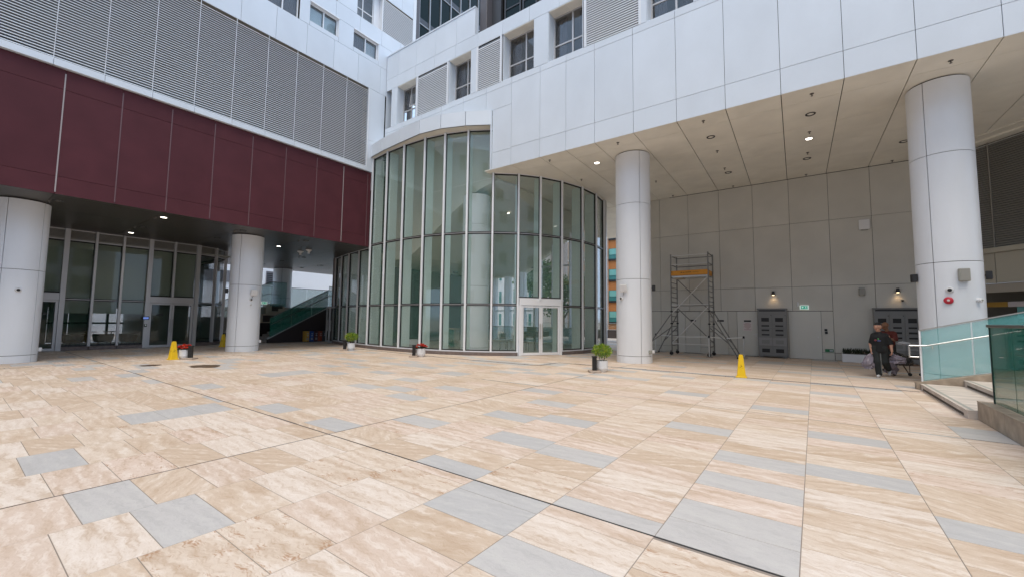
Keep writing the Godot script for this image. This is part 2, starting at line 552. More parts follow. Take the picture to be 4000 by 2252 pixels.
func plaza() -> void:
	var gs := setting("ground")
	var g := Geo.new()
	g.quad(W(-220, -220, -0.02), W(-220, 220, -0.02), W(220, 220, -0.02), W(220, -220, -0.02), Vector3.UP)
	put(gs, "ground_sheet", g, M.ground)
	var fl := setting("plaza_floor")
	pbox(fl, "grout_bed", M.grout, -6.0, 31.0, -12.0, 37.0, -0.018, -0.003)
	var stone := mat("stone", Color(1, 1, 1), 0.58)
	stone.albedo_texture = stone_sheet()
	var f := FastNoiseLite.new()
	f.seed = 77
	f.frequency = 0.02
	f.fractal_octaves = 5
	var hi := f.get_seamless_image(256, 256)
	hi.bump_map_to_normal_map(2.0)
	stone.normal_enabled = true
	stone.normal_texture = ImageTexture.create_from_image(hi)
	stone.normal_scale = 0.12
	# rows 0.9 m wide run along u; slabs 0.45 m long; wide dark joints every 12 slabs cut through them
	var cuts := [-7.64, -2.18, 3.28, 8.74, 14.2, 19.66, 25.12, 30.58]
	var known := {0: 0.70, -1: 0.30, -2: 0.12, -3: 0.43, -4: 0.34, -5: 0.37, -6: 0.09}
	var list := []
	for row in range(-20, 35):
		var v0 := 5.53 + row * 0.9
		var off: float = known.get(row, rng.randf() * 0.45)
		for ci in cuts.size() - 1:
			var lo: float = cuts[ci] + 0.0105
			var hi2: float = cuts[ci + 1] - 0.0105
			var k := floorf((lo - off) / 0.45)
			while true:
				var a := maxf(off + k * 0.45 + 0.002, lo)
				var b := minf(off + (k + 1) * 0.45 - 0.002, hi2)
				k += 1
				if a >= hi2: break
				if b - a < 0.03: continue
				var slab := rng.randi_range(26, 31) if rng.randf() < 0.17 else rng.randi_range(0, 25)
				var vv0 := v0 + (0.0105 if row % 10 == 0 else 0.002)
				var vv1 := v0 + 0.9 - (0.0105 if posmod(row, 10) == 9 else 0.002)
				list.append([a, b, vv0, vv1, slab, rng.randf() < 0.5, -0.0008 * rng.randf()])
	# what shows largest becomes slabs of their own: nearest to the camera inside the view
	var near := []
	var rest := []
	for t in list:
		var cu: float = (t[0] + t[1]) / 2
		var cv: float = (t[2] + t[3]) / 2
		var fwd := cu * 0.80615 + cv * 0.58708
		var side := cu * 0.58795 - cv * 0.80882
		var infr := fwd > 1.6 and absf(side) < 1.30 * fwd + 0.5
		if cv < -2.2 and cu < 14.45: continue
		if cu > 23.0 and cv < 7.6: continue
		if cu < -5.0 or cu > 30.0 or cv > 36.0: continue
		if infr and fwd < 12.0:
			near.append([fwd, t])
		else:
			rest.append(t)
	near.sort_custom(func(a, b): return a[0] < b[0])
	for i in near.size():
		var t: Array = near[i][1]
		if i < 298:
			var gg := Geo.new()
			tile_into(gg, t[0], t[1], t[2], t[3], t[6], t[4], t[5])
			put(fl, "stone_slab", gg, stone)
		else:
			rest.append(t)
	var gr := Geo.new()
	for t in rest:
		tile_into(gr, t[0], t[1], t[2], t[3], t[6], t[4], t[5])
	tag(put(fl, "far_stone_slabs", gr, stone), "", "", "", "stuff")
	var js := Geo.new()
	for cu in [-2.18, 3.28, 8.74, 19.66]:
		js.box(cu - 0.010, cu + 0.010, -2.15, 27.0, -0.006, -0.0022)
	for cv in [5.53, 14.53, -3.47]:
		js.box(-6, 24, cv - 0.010, cv + 0.010, -0.006, -0.0026)
	put(fl, "movement_joint", js, M.sealant)
	# slot drain: two dark slots with a stone strip between, jogging round the pavilion doors
	var dr := thing("slot_drain", W(14, 4, 0), "slot drain with two dark lines along the drip edge", "drain")
	var line := [[13.95, -2.0], [13.95, 7.95], [12.58, 7.95], [12.45, 12.6], [12.75, 17.0], [12.9, 19.4], [3.0, 19.45], [-6.0, 19.5]]
	for i in line.size() - 1:
		var a: Array = line[i]
		var b: Array = line[i + 1]
		var A := W(a[0], a[1], 0.0022)
		var B := W(b[0], b[1], 0.0022)
		var d := (B - A).normalized()
		var s := d.cross(Vector3.UP)
		var far_line := i >= 5
		for q in [-0.055, 0.055]:
			if far_line and q > 0: continue
			var gg := Geo.new()
			gg.obox((A + B) / 2 + s * q, d * ((B - A).length() / 2), Vector3(0, 0.0015, 0), s * (0.011 if not far_line else 0.008))
			put(dr, "slot", gg, M.sealant)
		var n := int((B - A).length() / 1.2)
		for j in n:
			var gg := Geo.new()
			gg.obox(A + d * (j + 0.5) * 1.2, d * 0.012, Vector3(0, 0.002, 0), s * 0.05)
			put(dr, "joint_bar", gg, M.sealant)
	# damp brown stains on the slabs near the glazed room
	var r := RandomNumberGenerator.new()
	r.seed = 4
	for q in [[5.12, 15.95, 0.42, 0.6], [4.1, 17.45, 0.3, 0.32]]:
		var pts := []
		for k in 26:
			var a := TAU * k / 26
			var w := 0.75 + 0.3 * r.randf()
			pts.append(W(q[0] + cos(a) * q[2] * w, q[1] + sin(a) * q[3] * w, 0.0012))
		var gg := Geo.new()
		gg.prism(pts, Vector3(0, 0.0006, 0))
		put(fl, "damp_stain", gg, M.stain_damp)

func tone(base: String) -> Material:
	return M["%s_%d" % [base, rng.randi_range(0, 2)]]

# one flat cladding panel on a wall that faces -v (plane v) or -u (plane u)
func panel_v(p: Node, called: String, m: Material, v: float, u0: float, u1: float, h0: float, h1: float, thick := 0.04, gap := 0.006) -> void:
	pbox(p, called, m, u0 + gap, u1 - gap, v, v + thick, h0 + gap, h1 - gap, 0.004)

func panel_u(p: Node, called: String, m: Material, u: float, v0: float, v1: float, h0: float, h1: float, thick := 0.04, gap := 0.006) -> void:
	pbox(p, called, m, u, u + thick, minf(v0, v1) + gap, maxf(v0, v1) - gap, h0 + gap, h1 - gap, 0.004)

# framed window set in a wall facing -v: panes in columns and rows, with what hangs behind
func window_v(p: Node, v: float, u0: float, u1: float, h0: float, h1: float, cols: Array, rows: Array, behind: Array, fm: Material) -> void:
	var w := Node3D.new()
	w.name = numbered(p, "window")
	p.add_child(w)
	var t := 0.055
	var g := Geo.new()
	g.box(u0, u1, v, v + 0.06, h0, h0 + t)
	g.box(u0, u1, v, v + 0.06, h1 - t, h1)
	g.box(u0, u0 + t, v, v + 0.06, h0 + t, h1 - t)
	g.box(u1 - t, u1, v, v + 0.06, h0 + t, h1 - t)
	for c in cols:
		g.box(c - t / 2, c + t / 2, v + 0.002, v + 0.058, h0 + t, h1 - t)
	var us := [u0] + cols + [u1]
	for i in us.size() - 1:
		for r in rows:
			g.box(us[i] + t / 2, us[i + 1] - t / 2, v + 0.004, v + 0.056, r - t / 2, r + t / 2)
	put(w, "frame", g, fm)
	var hs := [h0] + rows + [h1]
	for i in us.size() - 1:
		for j in hs.size() - 1:
			pbox(w, "pane", M.window_glass, us[i] + t / 2, us[i + 1] - t / 2, v + 0.03, v + 0.036, hs[j] + t / 2, hs[j + 1] - t / 2)
		var b: Material = behind[i] if i < behind.size() else null
		if b:
			var c := Geo.new()
			var n := 14
			var x0: float = us[i] + 0.03
			var x1: float = us[i + 1] - 0.03
			for k in n:
				var a := x0 + (x1 - x0) * k / n
				var e := x0 + (x1 - x0) * (k + 1) / n
				var da := v + 0.16 + (0.03 if k % 2 else 0.0) * (0.0 if b == M.roller_blue else 1.0)
				var de := v + 0.16 + (0.0 if k % 2 else 0.03) * (0.0 if b == M.roller_blue else 1.0)
				c.quad(W(a, da, h0 + 0.03), W(e, de, h0 + 0.03), W(e, de, h1 - 0.12), W(a, da, h1 - 0.12), W(-(de - da), -(e - a), 0).normalized())
			put(w, "blind" if b == M.roller_blue else "curtain", c, b)

func slats_v(p: Node, m: Material, v: float, u0: float, u1: float, h0: float, h1: float, pitch: float, blade: float, lean := 0.55) -> void:
	var n := int((h1 - h0) / pitch)
	for i in n:
		var h := h0 + (i + 0.5) * pitch
		var g := Geo.new()
		g.obox(W((u0 + u1) / 2, v + 0.03, h), Vector3((u1 - u0) / 2, 0, 0), Vector3(0, blade * 0.5, -blade * lean), Vector3(0, 0.004, 0.004))
		put(p, "slat", g, m)

func slats_u(p: Node, m: Material, u: float, v0: float, v1: float, h0: float, h1: float, pitch: float, blade: float) -> void:
	var n := int((h1 - h0) / pitch)
	for i in n:
		var h := h0 + (i + 0.5) * pitch
		var g := Geo.new()
		g.obox(W(u + 0.03, (v0 + v1) / 2, h), Vector3(0, 0, absf(v1 - v0) / 2), Vector3(blade * 0.28, blade * 0.5, 0), Vector3(-0.006, 0.003, 0))
		put(p, "slat", g, m)

func louvred_block() -> void:
	var b := thing("louvred_building", W(6, 19.5, 0), "building with maroon panels under a long white louvre and windows above", "building")
	var V := 19.5
	# solid core behind the cladding
	pbox(b, "core", M.backing, -18.0, 13.2, V + 0.06, V + 0.9, 5.47, 9.7)
	pbox(b, "louvre_back", M.louvre_dark, -18.0, 13.1, V + 0.55, V + 0.9, 9.7, 14.4)
	pbox(b, "core", M.concrete, 13.1, 14.16, V + 0.06, V + 0.9, 9.7, 14.4)
	pbox(b, "floor_slab", M.concrete, -18.0, 16.1, V + 0.06, V + 1.25, 14.4, 15.84)
	pbox(b, "floor_slab", M.concrete, -18.0, 16.1, V + 0.06, V + 1.25, 17.2, 17.98)
	pbox(b, "floor_slab", M.concrete, -18.0, 16.1, V + 0.06, V + 1.25, 20.15, 21.45)
	pbox(b, "room_wall", M.room_paint, -18.0, 16.1, V + 1.15, V + 1.24, 15.86, 17.19)
	pbox(b, "room_wall", M.room_paint, -18.0, 16.1, V + 1.15, V + 1.24, 18.0, 20.14)
	pbox(b, "core", M.concrete, 13.84, 16.1, V + 0.12, V + 1.1, 15.86, 26.0)
	# maroon panels with pale upright trims
	var seam := [-18.0, -9.0, -0.95, 0.46, 1.87, 3.27, 4.67, 6.07, 7.48, 8.89, 10.37, 11.80, 13.23, 13.45]
	for i in seam.size() - 1:
		for r in [[5.44, 6.02], [6.02, 8.89], [8.89, 9.56]]:
			panel_v(b, "maroon_panel", tone("maroon_panel"), V, seam[i], seam[i + 1], r[0], r[1], 0.05, 0.004)
	for i in range(2, seam.size() - 1):
		var pale: bool = i == 4 or i == 11
		pbox(b, "joint_trim", M.maroon_trim_pale if pale else M.maroon_trim, seam[i] - 0.016, seam[i] + 0.016, V - 0.012, V + 0.004, 5.50, 9.42)
	# ledge and louvre
	var ls := [-18.0, -7.3, -1.01, 0.28, 1.57, 2.76, 4.03, 5.31, 6.60, 7.89, 9.18, 10.48, 11.77, 13.12]
	for i in ls.size() - 1:
		pbox(b, "ledge", tone("white_panel"), ls[i] + 0.004, ls[i + 1] - 0.004, V - 0.13, V + 0.10, 9.56, 9.79, 0.01)
	slats_v(b, M.louvre_white, V, -18.0, 13.08, 9.84, 14.27, 0.0923, 0.052)
	for i in range(2, ls.size() - 1):
		pbox(b, "louvre_post", M.louvre_white, ls[i] - 0.009, ls[i] + 0.009, V - 0.012, V + 0.01, 9.82, 14.27)
	pbox(b, "louvre_end", M.louvre_white, 13.08, 13.14, V - 0.03, V + 0.1, 9.6, 14.29)
	for i in range(0, 5):
		pbox(b, "louvre_rail", M.louvre_dark, -18.0, 13.08, V + 0.12, V + 0.15, 10.2 + i * 0.9, 10.28 + i * 0.9)
	# white wall beside the louvre, down to the pavilion roof
	for r in [[8.6, 9.6], [9.6, 11.35], [11.35, 14.29]]:
		panel_v(b, "white_panel", tone("white_panel"), V + 0.05 if r[0] < 9 else V, 13.16, 14.17, r[0], r[1])
	# panels over the louvre
	var us := [-18.0, -9.5, -1.9, -0.45, 1.0, 2.45, 3.9, 5.30, 6.73, 8.16, 9.58, 10.98, 12.39, 13.80]
	for i in us.size() - 1:
		panel_v(b, "white_panel", tone("white_panel"), V, us[i], us[i + 1], 14.29, 15.87)
	panel_v(b, "white_panel", tone("white_panel"), V, 13.80, 14.30, 14.29, 15.87)
	pbox(b, "core", M.backing, 13.2, 15.3, V + 0.1, V + 0.9, 5.45, 14.3)
	# window row
	var sill := [[9.66, 11.20], [12.05, 13.63]]
	for s in sill:
		panel_v(b, "white_panel", tone("white_panel"), V, s[0], s[1], 15.87, 16.12)
		pbox(b, "window_head", M.frame_white, s[0], s[1], V - 0.03, V + 0.20, 17.10, 17.15)
		pbox(b, "reveal", M.frame_white, s[1] - 0.03, s[1], V + 0.0, V + 0.2, 16.12, 17.10)
	window_v(b, V + 0.12, 9.66, 11.17, 16.12, 17.10, [10.42], [], [M.roller_blue, M.roller_blue], M.frame_white)
	window_v(b, V + 0.12, 12.05, 13.60, 16.12, 17.10, [12.84], [], [M.curtain_grey, M.curtain_blue], M.frame_white)
	window_v(b, V + 0.12, 7.72, 9.14, 15.90, 17.10, [8.42], [], [M.curtain_grey, M.curtain_grey], M.frame_white)
	for r in [[9.17, 9.66], [11.20, 12.05], [13.63, 16.0], [4.8, 7.72], [-18.0, 4.8]]:
		panel_v(b, "white_panel", tone("white_panel"), V, r[0], r[1], 15.87, 17.15)
	var u3 := [-18.0, 5.4, 6.8, 8.2, 9.60, 11.0, 12.40, 13.80, 15.15, 16.22]
	for i in u3.size() - 1:
		panel_v(b, "white_panel", tone("white_panel"), V, u3[i], u3[i + 1], 17.15, 18.03)
	# next storey: pier, window, reveal and louvre
	panel_v(b, "white_panel", tone("white_panel"), V, 11.05, 12.20, 18.03, 20.1)
	pbox(b, "reveal", M.frame_white, 10.55, 11.05, V + 0.3, V + 0.34, 18.03, 20.1)
	panel_v(b, "white_panel", tone("white_panel"), V, -18.0, 10.55, 18.03, 20.1)
	window_v(b, V + 0.35, 12.20, 13.42, 18.03, 20.1, [12.74], [18.75], [null, null], M.frame_white)
	pbox(b, "reveal", M.frame_white, 13.42, 13.80, V + 0.30, V + 0.34, 18.03, 20.1)
	pbox(b, "reveal", M.frame_white, 13.78, 13.84, V, V + 0.3, 18.03, 20.1)
	slats_v(b, M.louvre_white, V, 13.86, 16.02, 18.03, 20.06, 0.095, 0.076, 0.25)
	pbox(b, "louvre_rail", M.louvre_back, 13.84, 16.02, V + 0.08, V + 0.1, 18.03, 20.06)
	pbox(b, "louvre_end", M.louvre_white, 16.02, 16.25, V - 0.01, V + 0.1, 16.2, 24.0)
	for i in u3.size() - 1:
		panel_v(b, "white_panel", tone("white_panel"), V, u3[i], minf(u3[i + 1], 16.02), 20.1, 21.5)
	slats_v(b, M.louvre_white, V, 13.86, 16.02, 21.5, 23.2, 0.095, 0.076, 0.25)
	panel_v(b, "white_panel", tone("white_panel"), V, -18.0, 13.8, 21.5, 26.0)
	# dark underside with its panel joints and the far edge
	var su := [-18.0, -4.0, -1.1, 1.87, 4.67, 7.48, 10.37, 13.2, 16.2, 19.4, 23.0]
	var sv := [19.5, 22.4, 25.3, 28.2, 31.6, 35.25]
	for i in su.size() - 1:
		for j in sv.size() - 1:
			if su[i] > 13.1 and sv[j + 1] < 25.4: continue
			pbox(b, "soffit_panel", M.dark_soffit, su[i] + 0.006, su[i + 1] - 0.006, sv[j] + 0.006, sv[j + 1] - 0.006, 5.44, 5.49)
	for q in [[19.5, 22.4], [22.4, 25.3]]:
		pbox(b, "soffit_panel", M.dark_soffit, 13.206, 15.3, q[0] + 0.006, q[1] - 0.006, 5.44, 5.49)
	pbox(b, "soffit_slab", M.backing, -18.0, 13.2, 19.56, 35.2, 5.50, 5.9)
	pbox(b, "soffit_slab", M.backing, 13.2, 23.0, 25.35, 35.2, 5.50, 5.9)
	pbox(b, "upper_mass", M.white_panel_1, -18.0, 16.2, 20.75, 35.2, 5.95, 24.0)
	# dark glazed wall standing on from the corner
	var d := thing("dark_glazed_wall", W(18, 19.6, 15), "dark glass curtain wall with grey mullions above the white parapet", "glass wall")
	var ms := [16.57, 17.45, 18.40, 19.35, 20.30, 21.25, 22.2, 23.15, 24.1]
	for i in ms.size() - 1:
		for r in [[15.0, 17.6], [17.6, 20.3], [20.3, 23.2], [23.2, 26.5]]:
			pbox(d, "pane", M.dark_glass, ms[i] + 0.03, ms[i + 1] - 0.03, V + 0.15, V + 0.17, r[0] + 0.03, r[1] - 0.03)
			pbox(d, "spandrel", M.dark_metal, ms[i] + 0.03, ms[i + 1] - 0.03, V + 0.135, V + 0.15, r[0] + 0.03, r[0] + 0.42)
			pbox(d, "transom", M.mullion_grey, ms[i] + 0.03, ms[i + 1] - 0.03, V + 0.10, V + 0.18, r[0] - 0.03, r[0] + 0.03)
	for x in ms:
		pbox(d, "mullion", M.mullion_grey, x - 0.03, x + 0.03, V + 0.06, V + 0.18, 15.0, 26.5)
	pbox(d, "edge_post", M.dark_stone, 16.28, 16.54, V + 0.02, V + 0.2, 15.0, 26.5)
	pbox(d, "back", M.backing, 16.3, 24.2, V + 0.2, V + 0.5, 15.0, 26.5)

# deep window opening in the white wall that faces -u
func window_u(p: Node, u: float, v0: float, v1: float, h0: float, h1: float, mid: float, bar: float, depth: float, curtain: Material, tilt := false) -> void:
	var w := Node3D.new()
	w.name = numbered(p, "window")
	p.add_child(w)
	var t := 0.06
	var x := u + depth
	pbox(w, "reveal", M.white_panel_1, u + 0.02, x + 0.06, v1 - 0.025, v1, h0, h1)
	pbox(w, "reveal", M.white_panel_1, u + 0.02, x + 0.06, v0, v0 + 0.025, h0, h1)
	pbox(w, "head", M.soffit_panel_1, u + 0.012, x + 0.06, v0 + 0.026, (v0 + v1) / 2 - 0.004, h1 - 0.03, h1 + 0.0)
	pbox(w, "head", M.soffit_panel_1, u + 0.012, x + 0.06, (v0 + v1) / 2 + 0.004, v1 - 0.026, h1 - 0.03, h1 + 0.0)
	pbox(w, "sill", M.white_panel_0, u + 0.012, x + 0.06, v0 + 0.026, v1 - 0.026, h0 - 0.02, h0 + 0.012)
	var a := v0 + 0.027
	var b := v1 - 0.027
	var lo := h0 + 0.013
	var hi := h1 - 0.031
	var g := Geo.new()
	g.box(x, x + 0.06, a, b, lo, lo + t)
	g.box(x, x + 0.06, a, b, hi - t, hi)
	g.box(x, x + 0.06, a, a + t, lo + t, hi - t)
	g.box(x, x + 0.06, b - t, b, lo + t, hi - t)
	var vs := [a + t, b - t]
	if mid > 0.0:
		var m := lerpf(a, b, mid)
		g.box(x + 0.002, x + 0.058, m - t * 0.6, m + t * 0.6, lo + t, hi - t)
		vs = [a + t, m - t * 0.6, m + t * 0.6, b - t]
	var hb := lerpf(lo, hi, bar)
	for i in vs.size() / 2:
		g.box(x + 0.004, x + 0.056, vs[i * 2], vs[i * 2 + 1], hb - t / 2, hb + t / 2)
	put(w, "frame", g, M.frame_silver)
	for i in vs.size() / 2:
		for r in [[lo + t, hb - t / 2], [hb + t / 2, hi - t]]:
			if tilt and r[1] > hb + 0.1 and i == 0:
				var sash := Geo.new()
				var c := W(x - 0.09, (vs[0] + vs[1]) / 2, (r[0] + r[1]) / 2)
				var up := Vector3(0.16, r[1] - r[0], 0) / 2
				var sd := Vector3(0, 0, (vs[1] - vs[0]) / 2)
				var nx := Vector3(up.y, -up.x, 0).normalized() * 0.015
				for s in [-1.0, 1.0]:
					sash.obox(c + up * s * 0.95, up * 0.05, sd, nx)
					sash.obox(c + sd * s * 0.94, up * 0.9, sd * 0.06, nx)
				var so := put(w, "open_sash", sash, M.frame_silver)
				var gl := Geo.new()
				gl.obox(c, up * 0.9, sd * 0.88, nx * 0.2)
				put(so, "pane", gl, M.window_glass)
				continue
			pbox(w, "pane", M.window_glass, x + 0.028, x + 0.034, vs[i * 2], vs[i * 2 + 1], r[0], r[1])
		if curtain:
			var cg := Geo.new()
			var n := 12
			var y0: float = vs[i * 2] + (0.0 if i == 0 else (vs[3] - vs[2]) * 0.4)
			var y1: float = vs[i * 2 + 1] - (vs[1] - vs[0]) * (0.35 if i == 0 else 0.0)
			for k in n:
				var p0 := y0 + (y1 - y0) * k / n
				var p1 := y0 + (y1 - y0) * (k + 1) / n
				var d0 := x + 0.2 + (0.05 if k % 2 else 0.0)
				var d1 := x + 0.2 + (0.0 if k % 2 else 0.05)
				cg.quad(W(d0, p0, lo), W(d1, p1, lo), W(d1, p1, hi), W(d0, p0, hi), W(-(p1 - p0), d1 - d0, 0).normalized())
			put(w, "curtain", cg, curtain)

func panelled_block() -> void:
	var U := 14.2
	var b := thing("panelled_building", W(18, 5, 0), "white panelled building raised on round columns with deep windows", "building")
	# big panels over the undercroft
	var vj := [10.49, 9.0, 7.77, 6.53, 5.02, 3.53, 2.04, 0.56, -0.91, -2.36, -3.83, -5.3, -6.78, -8.25, -9.7]
	for i in vj.size() - 1:
		panel_u(b, "facade_panel", tone("white_panel"), U, vj[i + 1], vj[i], 8.34, 9.13)
		panel_u(b, "facade_panel", tone("white_panel"), U, vj[i + 1], vj[i], 9.13, 12.05)
		panel_u(b, "facade_panel", tone("white_panel"), U, vj[i + 1], vj[i], 12.05, 12.33)
	for r in [[8.34, 9.10], [9.10, 11.11], [11.11, 12.05], [12.05, 12.33]]:
		panel_u(b, "facade_panel", tone("white_panel"), U, 10.49, 11.55 if r[1] < 11.2 else 11.95, r[0], r[1])
	for q in [[11.95, 13.4], [13.4, 14.9], [14.9, 16.4], [16.4, 17.9], [17.9, 19.46]]:
		panel_u(b, "facade_panel", tone("white_panel"), U, q[0], q[1], 10.9, 12.05)
		panel_u(b, "facade_panel", tone("white_panel"), U, q[0], q[1], 12.05, 12.33)
	pbox(b, "core", M.backing, U + 0.045, U + 0.3, -9.7, 11.53, 8.45, 12.30)
	pbox(b, "core", M.backing, U + 0.045, U + 0.3, 11.53, 19.4, 10.9, 12.30)
	# window row
	var h0 := 12.33
	var h1 := 14.55
	window_u(b, U, 18.95, 19.47, h0 - 0.35, h1 + 0.25, 0.0, 0.55, 0.45, null, true)
	window_u(b, U, 16.90, 18.48, h0, h1, 0.55, 0.40, 0.45, M.curtain_grey, true)
	window_u(b, U, 12.94, 14.43, h0, h1, 0.40, 0.42, 0.45, M.curtain_grey)
	window_u(b, U, 9.32, 11.00, h0, h1, 0.42, 0.40, 0.45, M.curtain_grey)
	window_u(b, U, 7.02, 8.62, h0, h1, 0.42, 0.40, 0.45, M.curtain_grey)
	window_u(b, U, 2.90, 4.50, h0, h1, 0.42, 0.40, 0.45, M.curtain_grey)
	for q in [[18.48, 18.95], [12.57, 12.94], [8.62, 9.32], [4.50, 4.70], [-1.0, 2.90]]:
		panel_u(b, "facade_panel", tone("white_panel"), U, q[0], q[1], h0, h1)
	for q in [[14.52, 16.80], [11.13, 12.55], [4.74, 6.92]]:
		slats_u(b, M.louvre_white, U, q[0] + 0.05, q[1] - 0.05, h0 + 0.02, h1 - 0.02, 0.095, 0.074)
		pbox(b, "louvre_back", M.louvre_back, U + 0.09, U + 0.11, q[0], q[1], h0, h1)
		for s in q:
			pbox(b, "louvre_frame", M.louvre_white, U - 0.006, U + 0.08, s - 0.05, s + 0.05, h0, h1)
	# bands over the windows and the parapet
	var k := 0
	var v := 19.46
	for nv in [18.45, 16.97, 15.49, 14.01, 12.53, 11.05, 9.57, 8.09, 6.61, 5.13, 3.65, 2.17, 0.7, -1.0]:
		panel_u(b, "facade_panel", tone("white_panel"), U, nv, v, 14.55, 15.24 if v < 12.6 else 15.22)
		v = nv
	v = 19.46
	for nv in [18.40, 16.92, 15.44, 13.96, 12.72]:
		panel_u(b, "facade_panel", tone("white_panel"), U, nv, v, 15.22, 16.62)
		v = nv
	pbox(b, "coping", M.white_panel_0, U - 0.03, U + 0.25, 12.72, 19.46, 16.62, 16.69)
	pbox(b, "parapet_back", M.white_panel_1, U + 0.05, U + 0.24, 12.72, 19.46, 15.2, 16.61)
	pbox(b, "roof", M.concrete, U + 0.25, 24.0, 12.7, 19.45, 15.0, 15.2)
	pbox(b, "room_wall", M.room_paint, U + 2.4, U + 2.5, -9.7, 19.4, 12.3, 14.6)
	pbox(b, "room_wall", M.room_paint, U + 0.1, U + 2.4, -9.8, -9.7, 12.3, 14.6)
	pbox(b, "room_wall", M.room_paint, U + 0.1, U + 2.4, 2.7, 2.8, 12.3, 14.6)
	pbox(b, "room_ceiling", M.room_paint, U + 0.06, U + 2.5, -9.7, 19.4, 14.6, 15.0)
	pbox(b, "room_floor", M.room_paint, U + 0.31, U + 2.5, -9.7, 19.4, 12.22, 12.31)
	pbox(b, "core", M.backing, U + 0.05, U + 0.2, -9.7, 12.7, 14.6, 15.22)
	# dark upper storey set back behind the lower parapet
	var dk := thing("dark_upper_storey", W(15, 10, 15.3), "dark grey upper storey with framed windows behind the white parapet", "building")
	pbox(dk, "pier", M.dark_stone, 14.55, 15.4, 12.30, 12.74, 15.26, 22.0, 0.02)
	pbox(dk, "wall_panel", M.dark_metal, 14.95, 15.1, 11.75, 12.28, 15.26, 22.0)
	pbox(dk, "wall_panel", M.dark_metal, 15.05, 15.3, 5.0, 11.73, 15.26, 15.5)
	pbox(dk, "back", M.backing, 15.32, 15.6, 0.0, 12.3, 15.26, 22.0)
	for q in [[10.6, 11.55], [9.7, 10.5], [8.6, 9.6]]:
		var g := Geo.new()
		g.box(14.98, 15.06, q[0], q[0] + 0.07, 15.5, 20.0)
		g.box(14.98, 15.06, q[1] - 0.07, q[1], 15.5, 20.0)
		for hh in [15.5, 16.4, 17.3, 18.4]:
			g.box(14.985, 15.055, q[0] + 0.07, q[1] - 0.07, hh, hh + 0.06)
		put(dk, "window_frame", g, M.dark_metal)
		pbox(dk, "pane", M.dark_glass, 15.02, 15.03, q[0] + 0.07, q[1] - 0.07, 15.56, 20.0)
	pbox(dk, "wall_panel", M.dark_metal, 14.98, 15.06, 0.0, 8.5, 15.5, 22.0)
	# soffit: the seams run on from the facade joints to those of the back wall
	var wj := []
	for x in vj:
		wj.append(x + 0.235)
	var fj := [16.6, 15.1, 13.6, 12.0] + vj
	var us := [14.2, 15.1, 17.1, 19.1, 21.1, 23.05]
	for i in fj.size() - 1:
		for j in us.size() - 1:
			if fj[i + 1] > 11.9 and us[j] < 15.0: continue
			var s0: float = 0.235 * (us[j] - 14.2) / 8.86
			var s1: float = 0.235 * (us[j + 1] - 14.2) / 8.86
			var g := Geo.new()
			var a := 0.011
			var e := 0.006
			g.prism([W(us[j] + e, fj[i + 1] + s0 + a, 8.34), W(us[j + 1] - e, fj[i + 1] + s1 + a, 8.34), W(us[j + 1] - e, fj[i] + s1 - a, 8.34), W(us[j] + e, fj[i] + s0 - a, 8.34)], Vector3(0, 0.04, 0))
			put(b, "soffit_panel", g, tone("soffit_panel"))
	pbox(b, "soffit_slab", M.backing, 14.5, 24.0, -9.7, 11.5, 8.39, 8.5)
	pbox(b, "floor_slab", M.concrete, 14.6, 24.0, -9.7, 11.5, 8.52, 12.2)
	pbox(b, "soffit_slab", M.backing, 15.2, 27.0, 11.52, 26.0, 8.39, 8.5)
	pbox(b, "floor_slab", M.concrete, 15.2, 27.0, 11.52, 19.3, 8.52, 12.2)
	# narrow boards of the soffit further back
	for i in 22:
		pbox(b, "soffit_board", M.soffit_panel_0, 23.08, 32.0, 6.2 + i * 0.34 + 0.006, 6.54 + i * 0.34, 8.33, 8.37)
	pbox(b, "soffit_slab", M.backing, 23.08, 32.0, 6.2, 13.7, 8.38, 8.9)
	# back wall of the undercroft
	var bw := thing("undercroft_wall", W(23.06, 2, 0), "grey panelled back wall with service doors under the soffit", "wall")
	var B := 23.06
	var ws := [7.6, 6.72, 5.24, 3.75, 2.25, 0.77, -0.70, -2.14, -3.6, -4.6]
	for i in ws.size() - 1:
		for r in [[2.16, 3.26], [3.26, 6.20], [6.20, 8.33]]:
			if r[0] < 3.0 and ws[i] == -0.70:
				continue
			panel_u(bw, "wall_panel", tone("wall_panel"), B, ws[i + 1], ws[i], r[0], r[1], 0.04, 0.006)
	panel_u(bw, "wall_panel", tone("wall_panel"), B, -2.14, -0.70, 0.33, 3.26, 0.04, 0.007)
	panel_u(bw, "wall_panel", tone("wall_panel"), B, -4.6, -2.14, 0.33, 2.16, 0.04, 0.007)
	pbox(bw, "core", M.backing, B + 0.06, B + 0.7, -4.6, 7.6, 0.0, 8.33)
	pbox(bw, "wall_end", M.wall_panel_0, B + 0.02, B + 0.7, 7.605, 7.64, 0.0, 8.33)
	# low panels between the doors
	for q in [[7.6, 6.72], [6.72, 5.92], [4.75, 4.15], [3.46, 3.06], [2.18, 0.95], [-0.27, -0.70]]:
		panel_u(bw, "wall_panel", tone("wall_panel"), B, q[1], q[0], 0.33, 2.15, 0.04, 0.005)
		panel_u(bw, "skirting", M.wall_panel_2, B, q[1], q[0], 0.0, 0.33, 0.04, 0.005)
	panel_u(bw, "skirting", M.wall_panel_2, B, -4.6, -0.70, 0.0, 0.33, 0.04, 0.012)
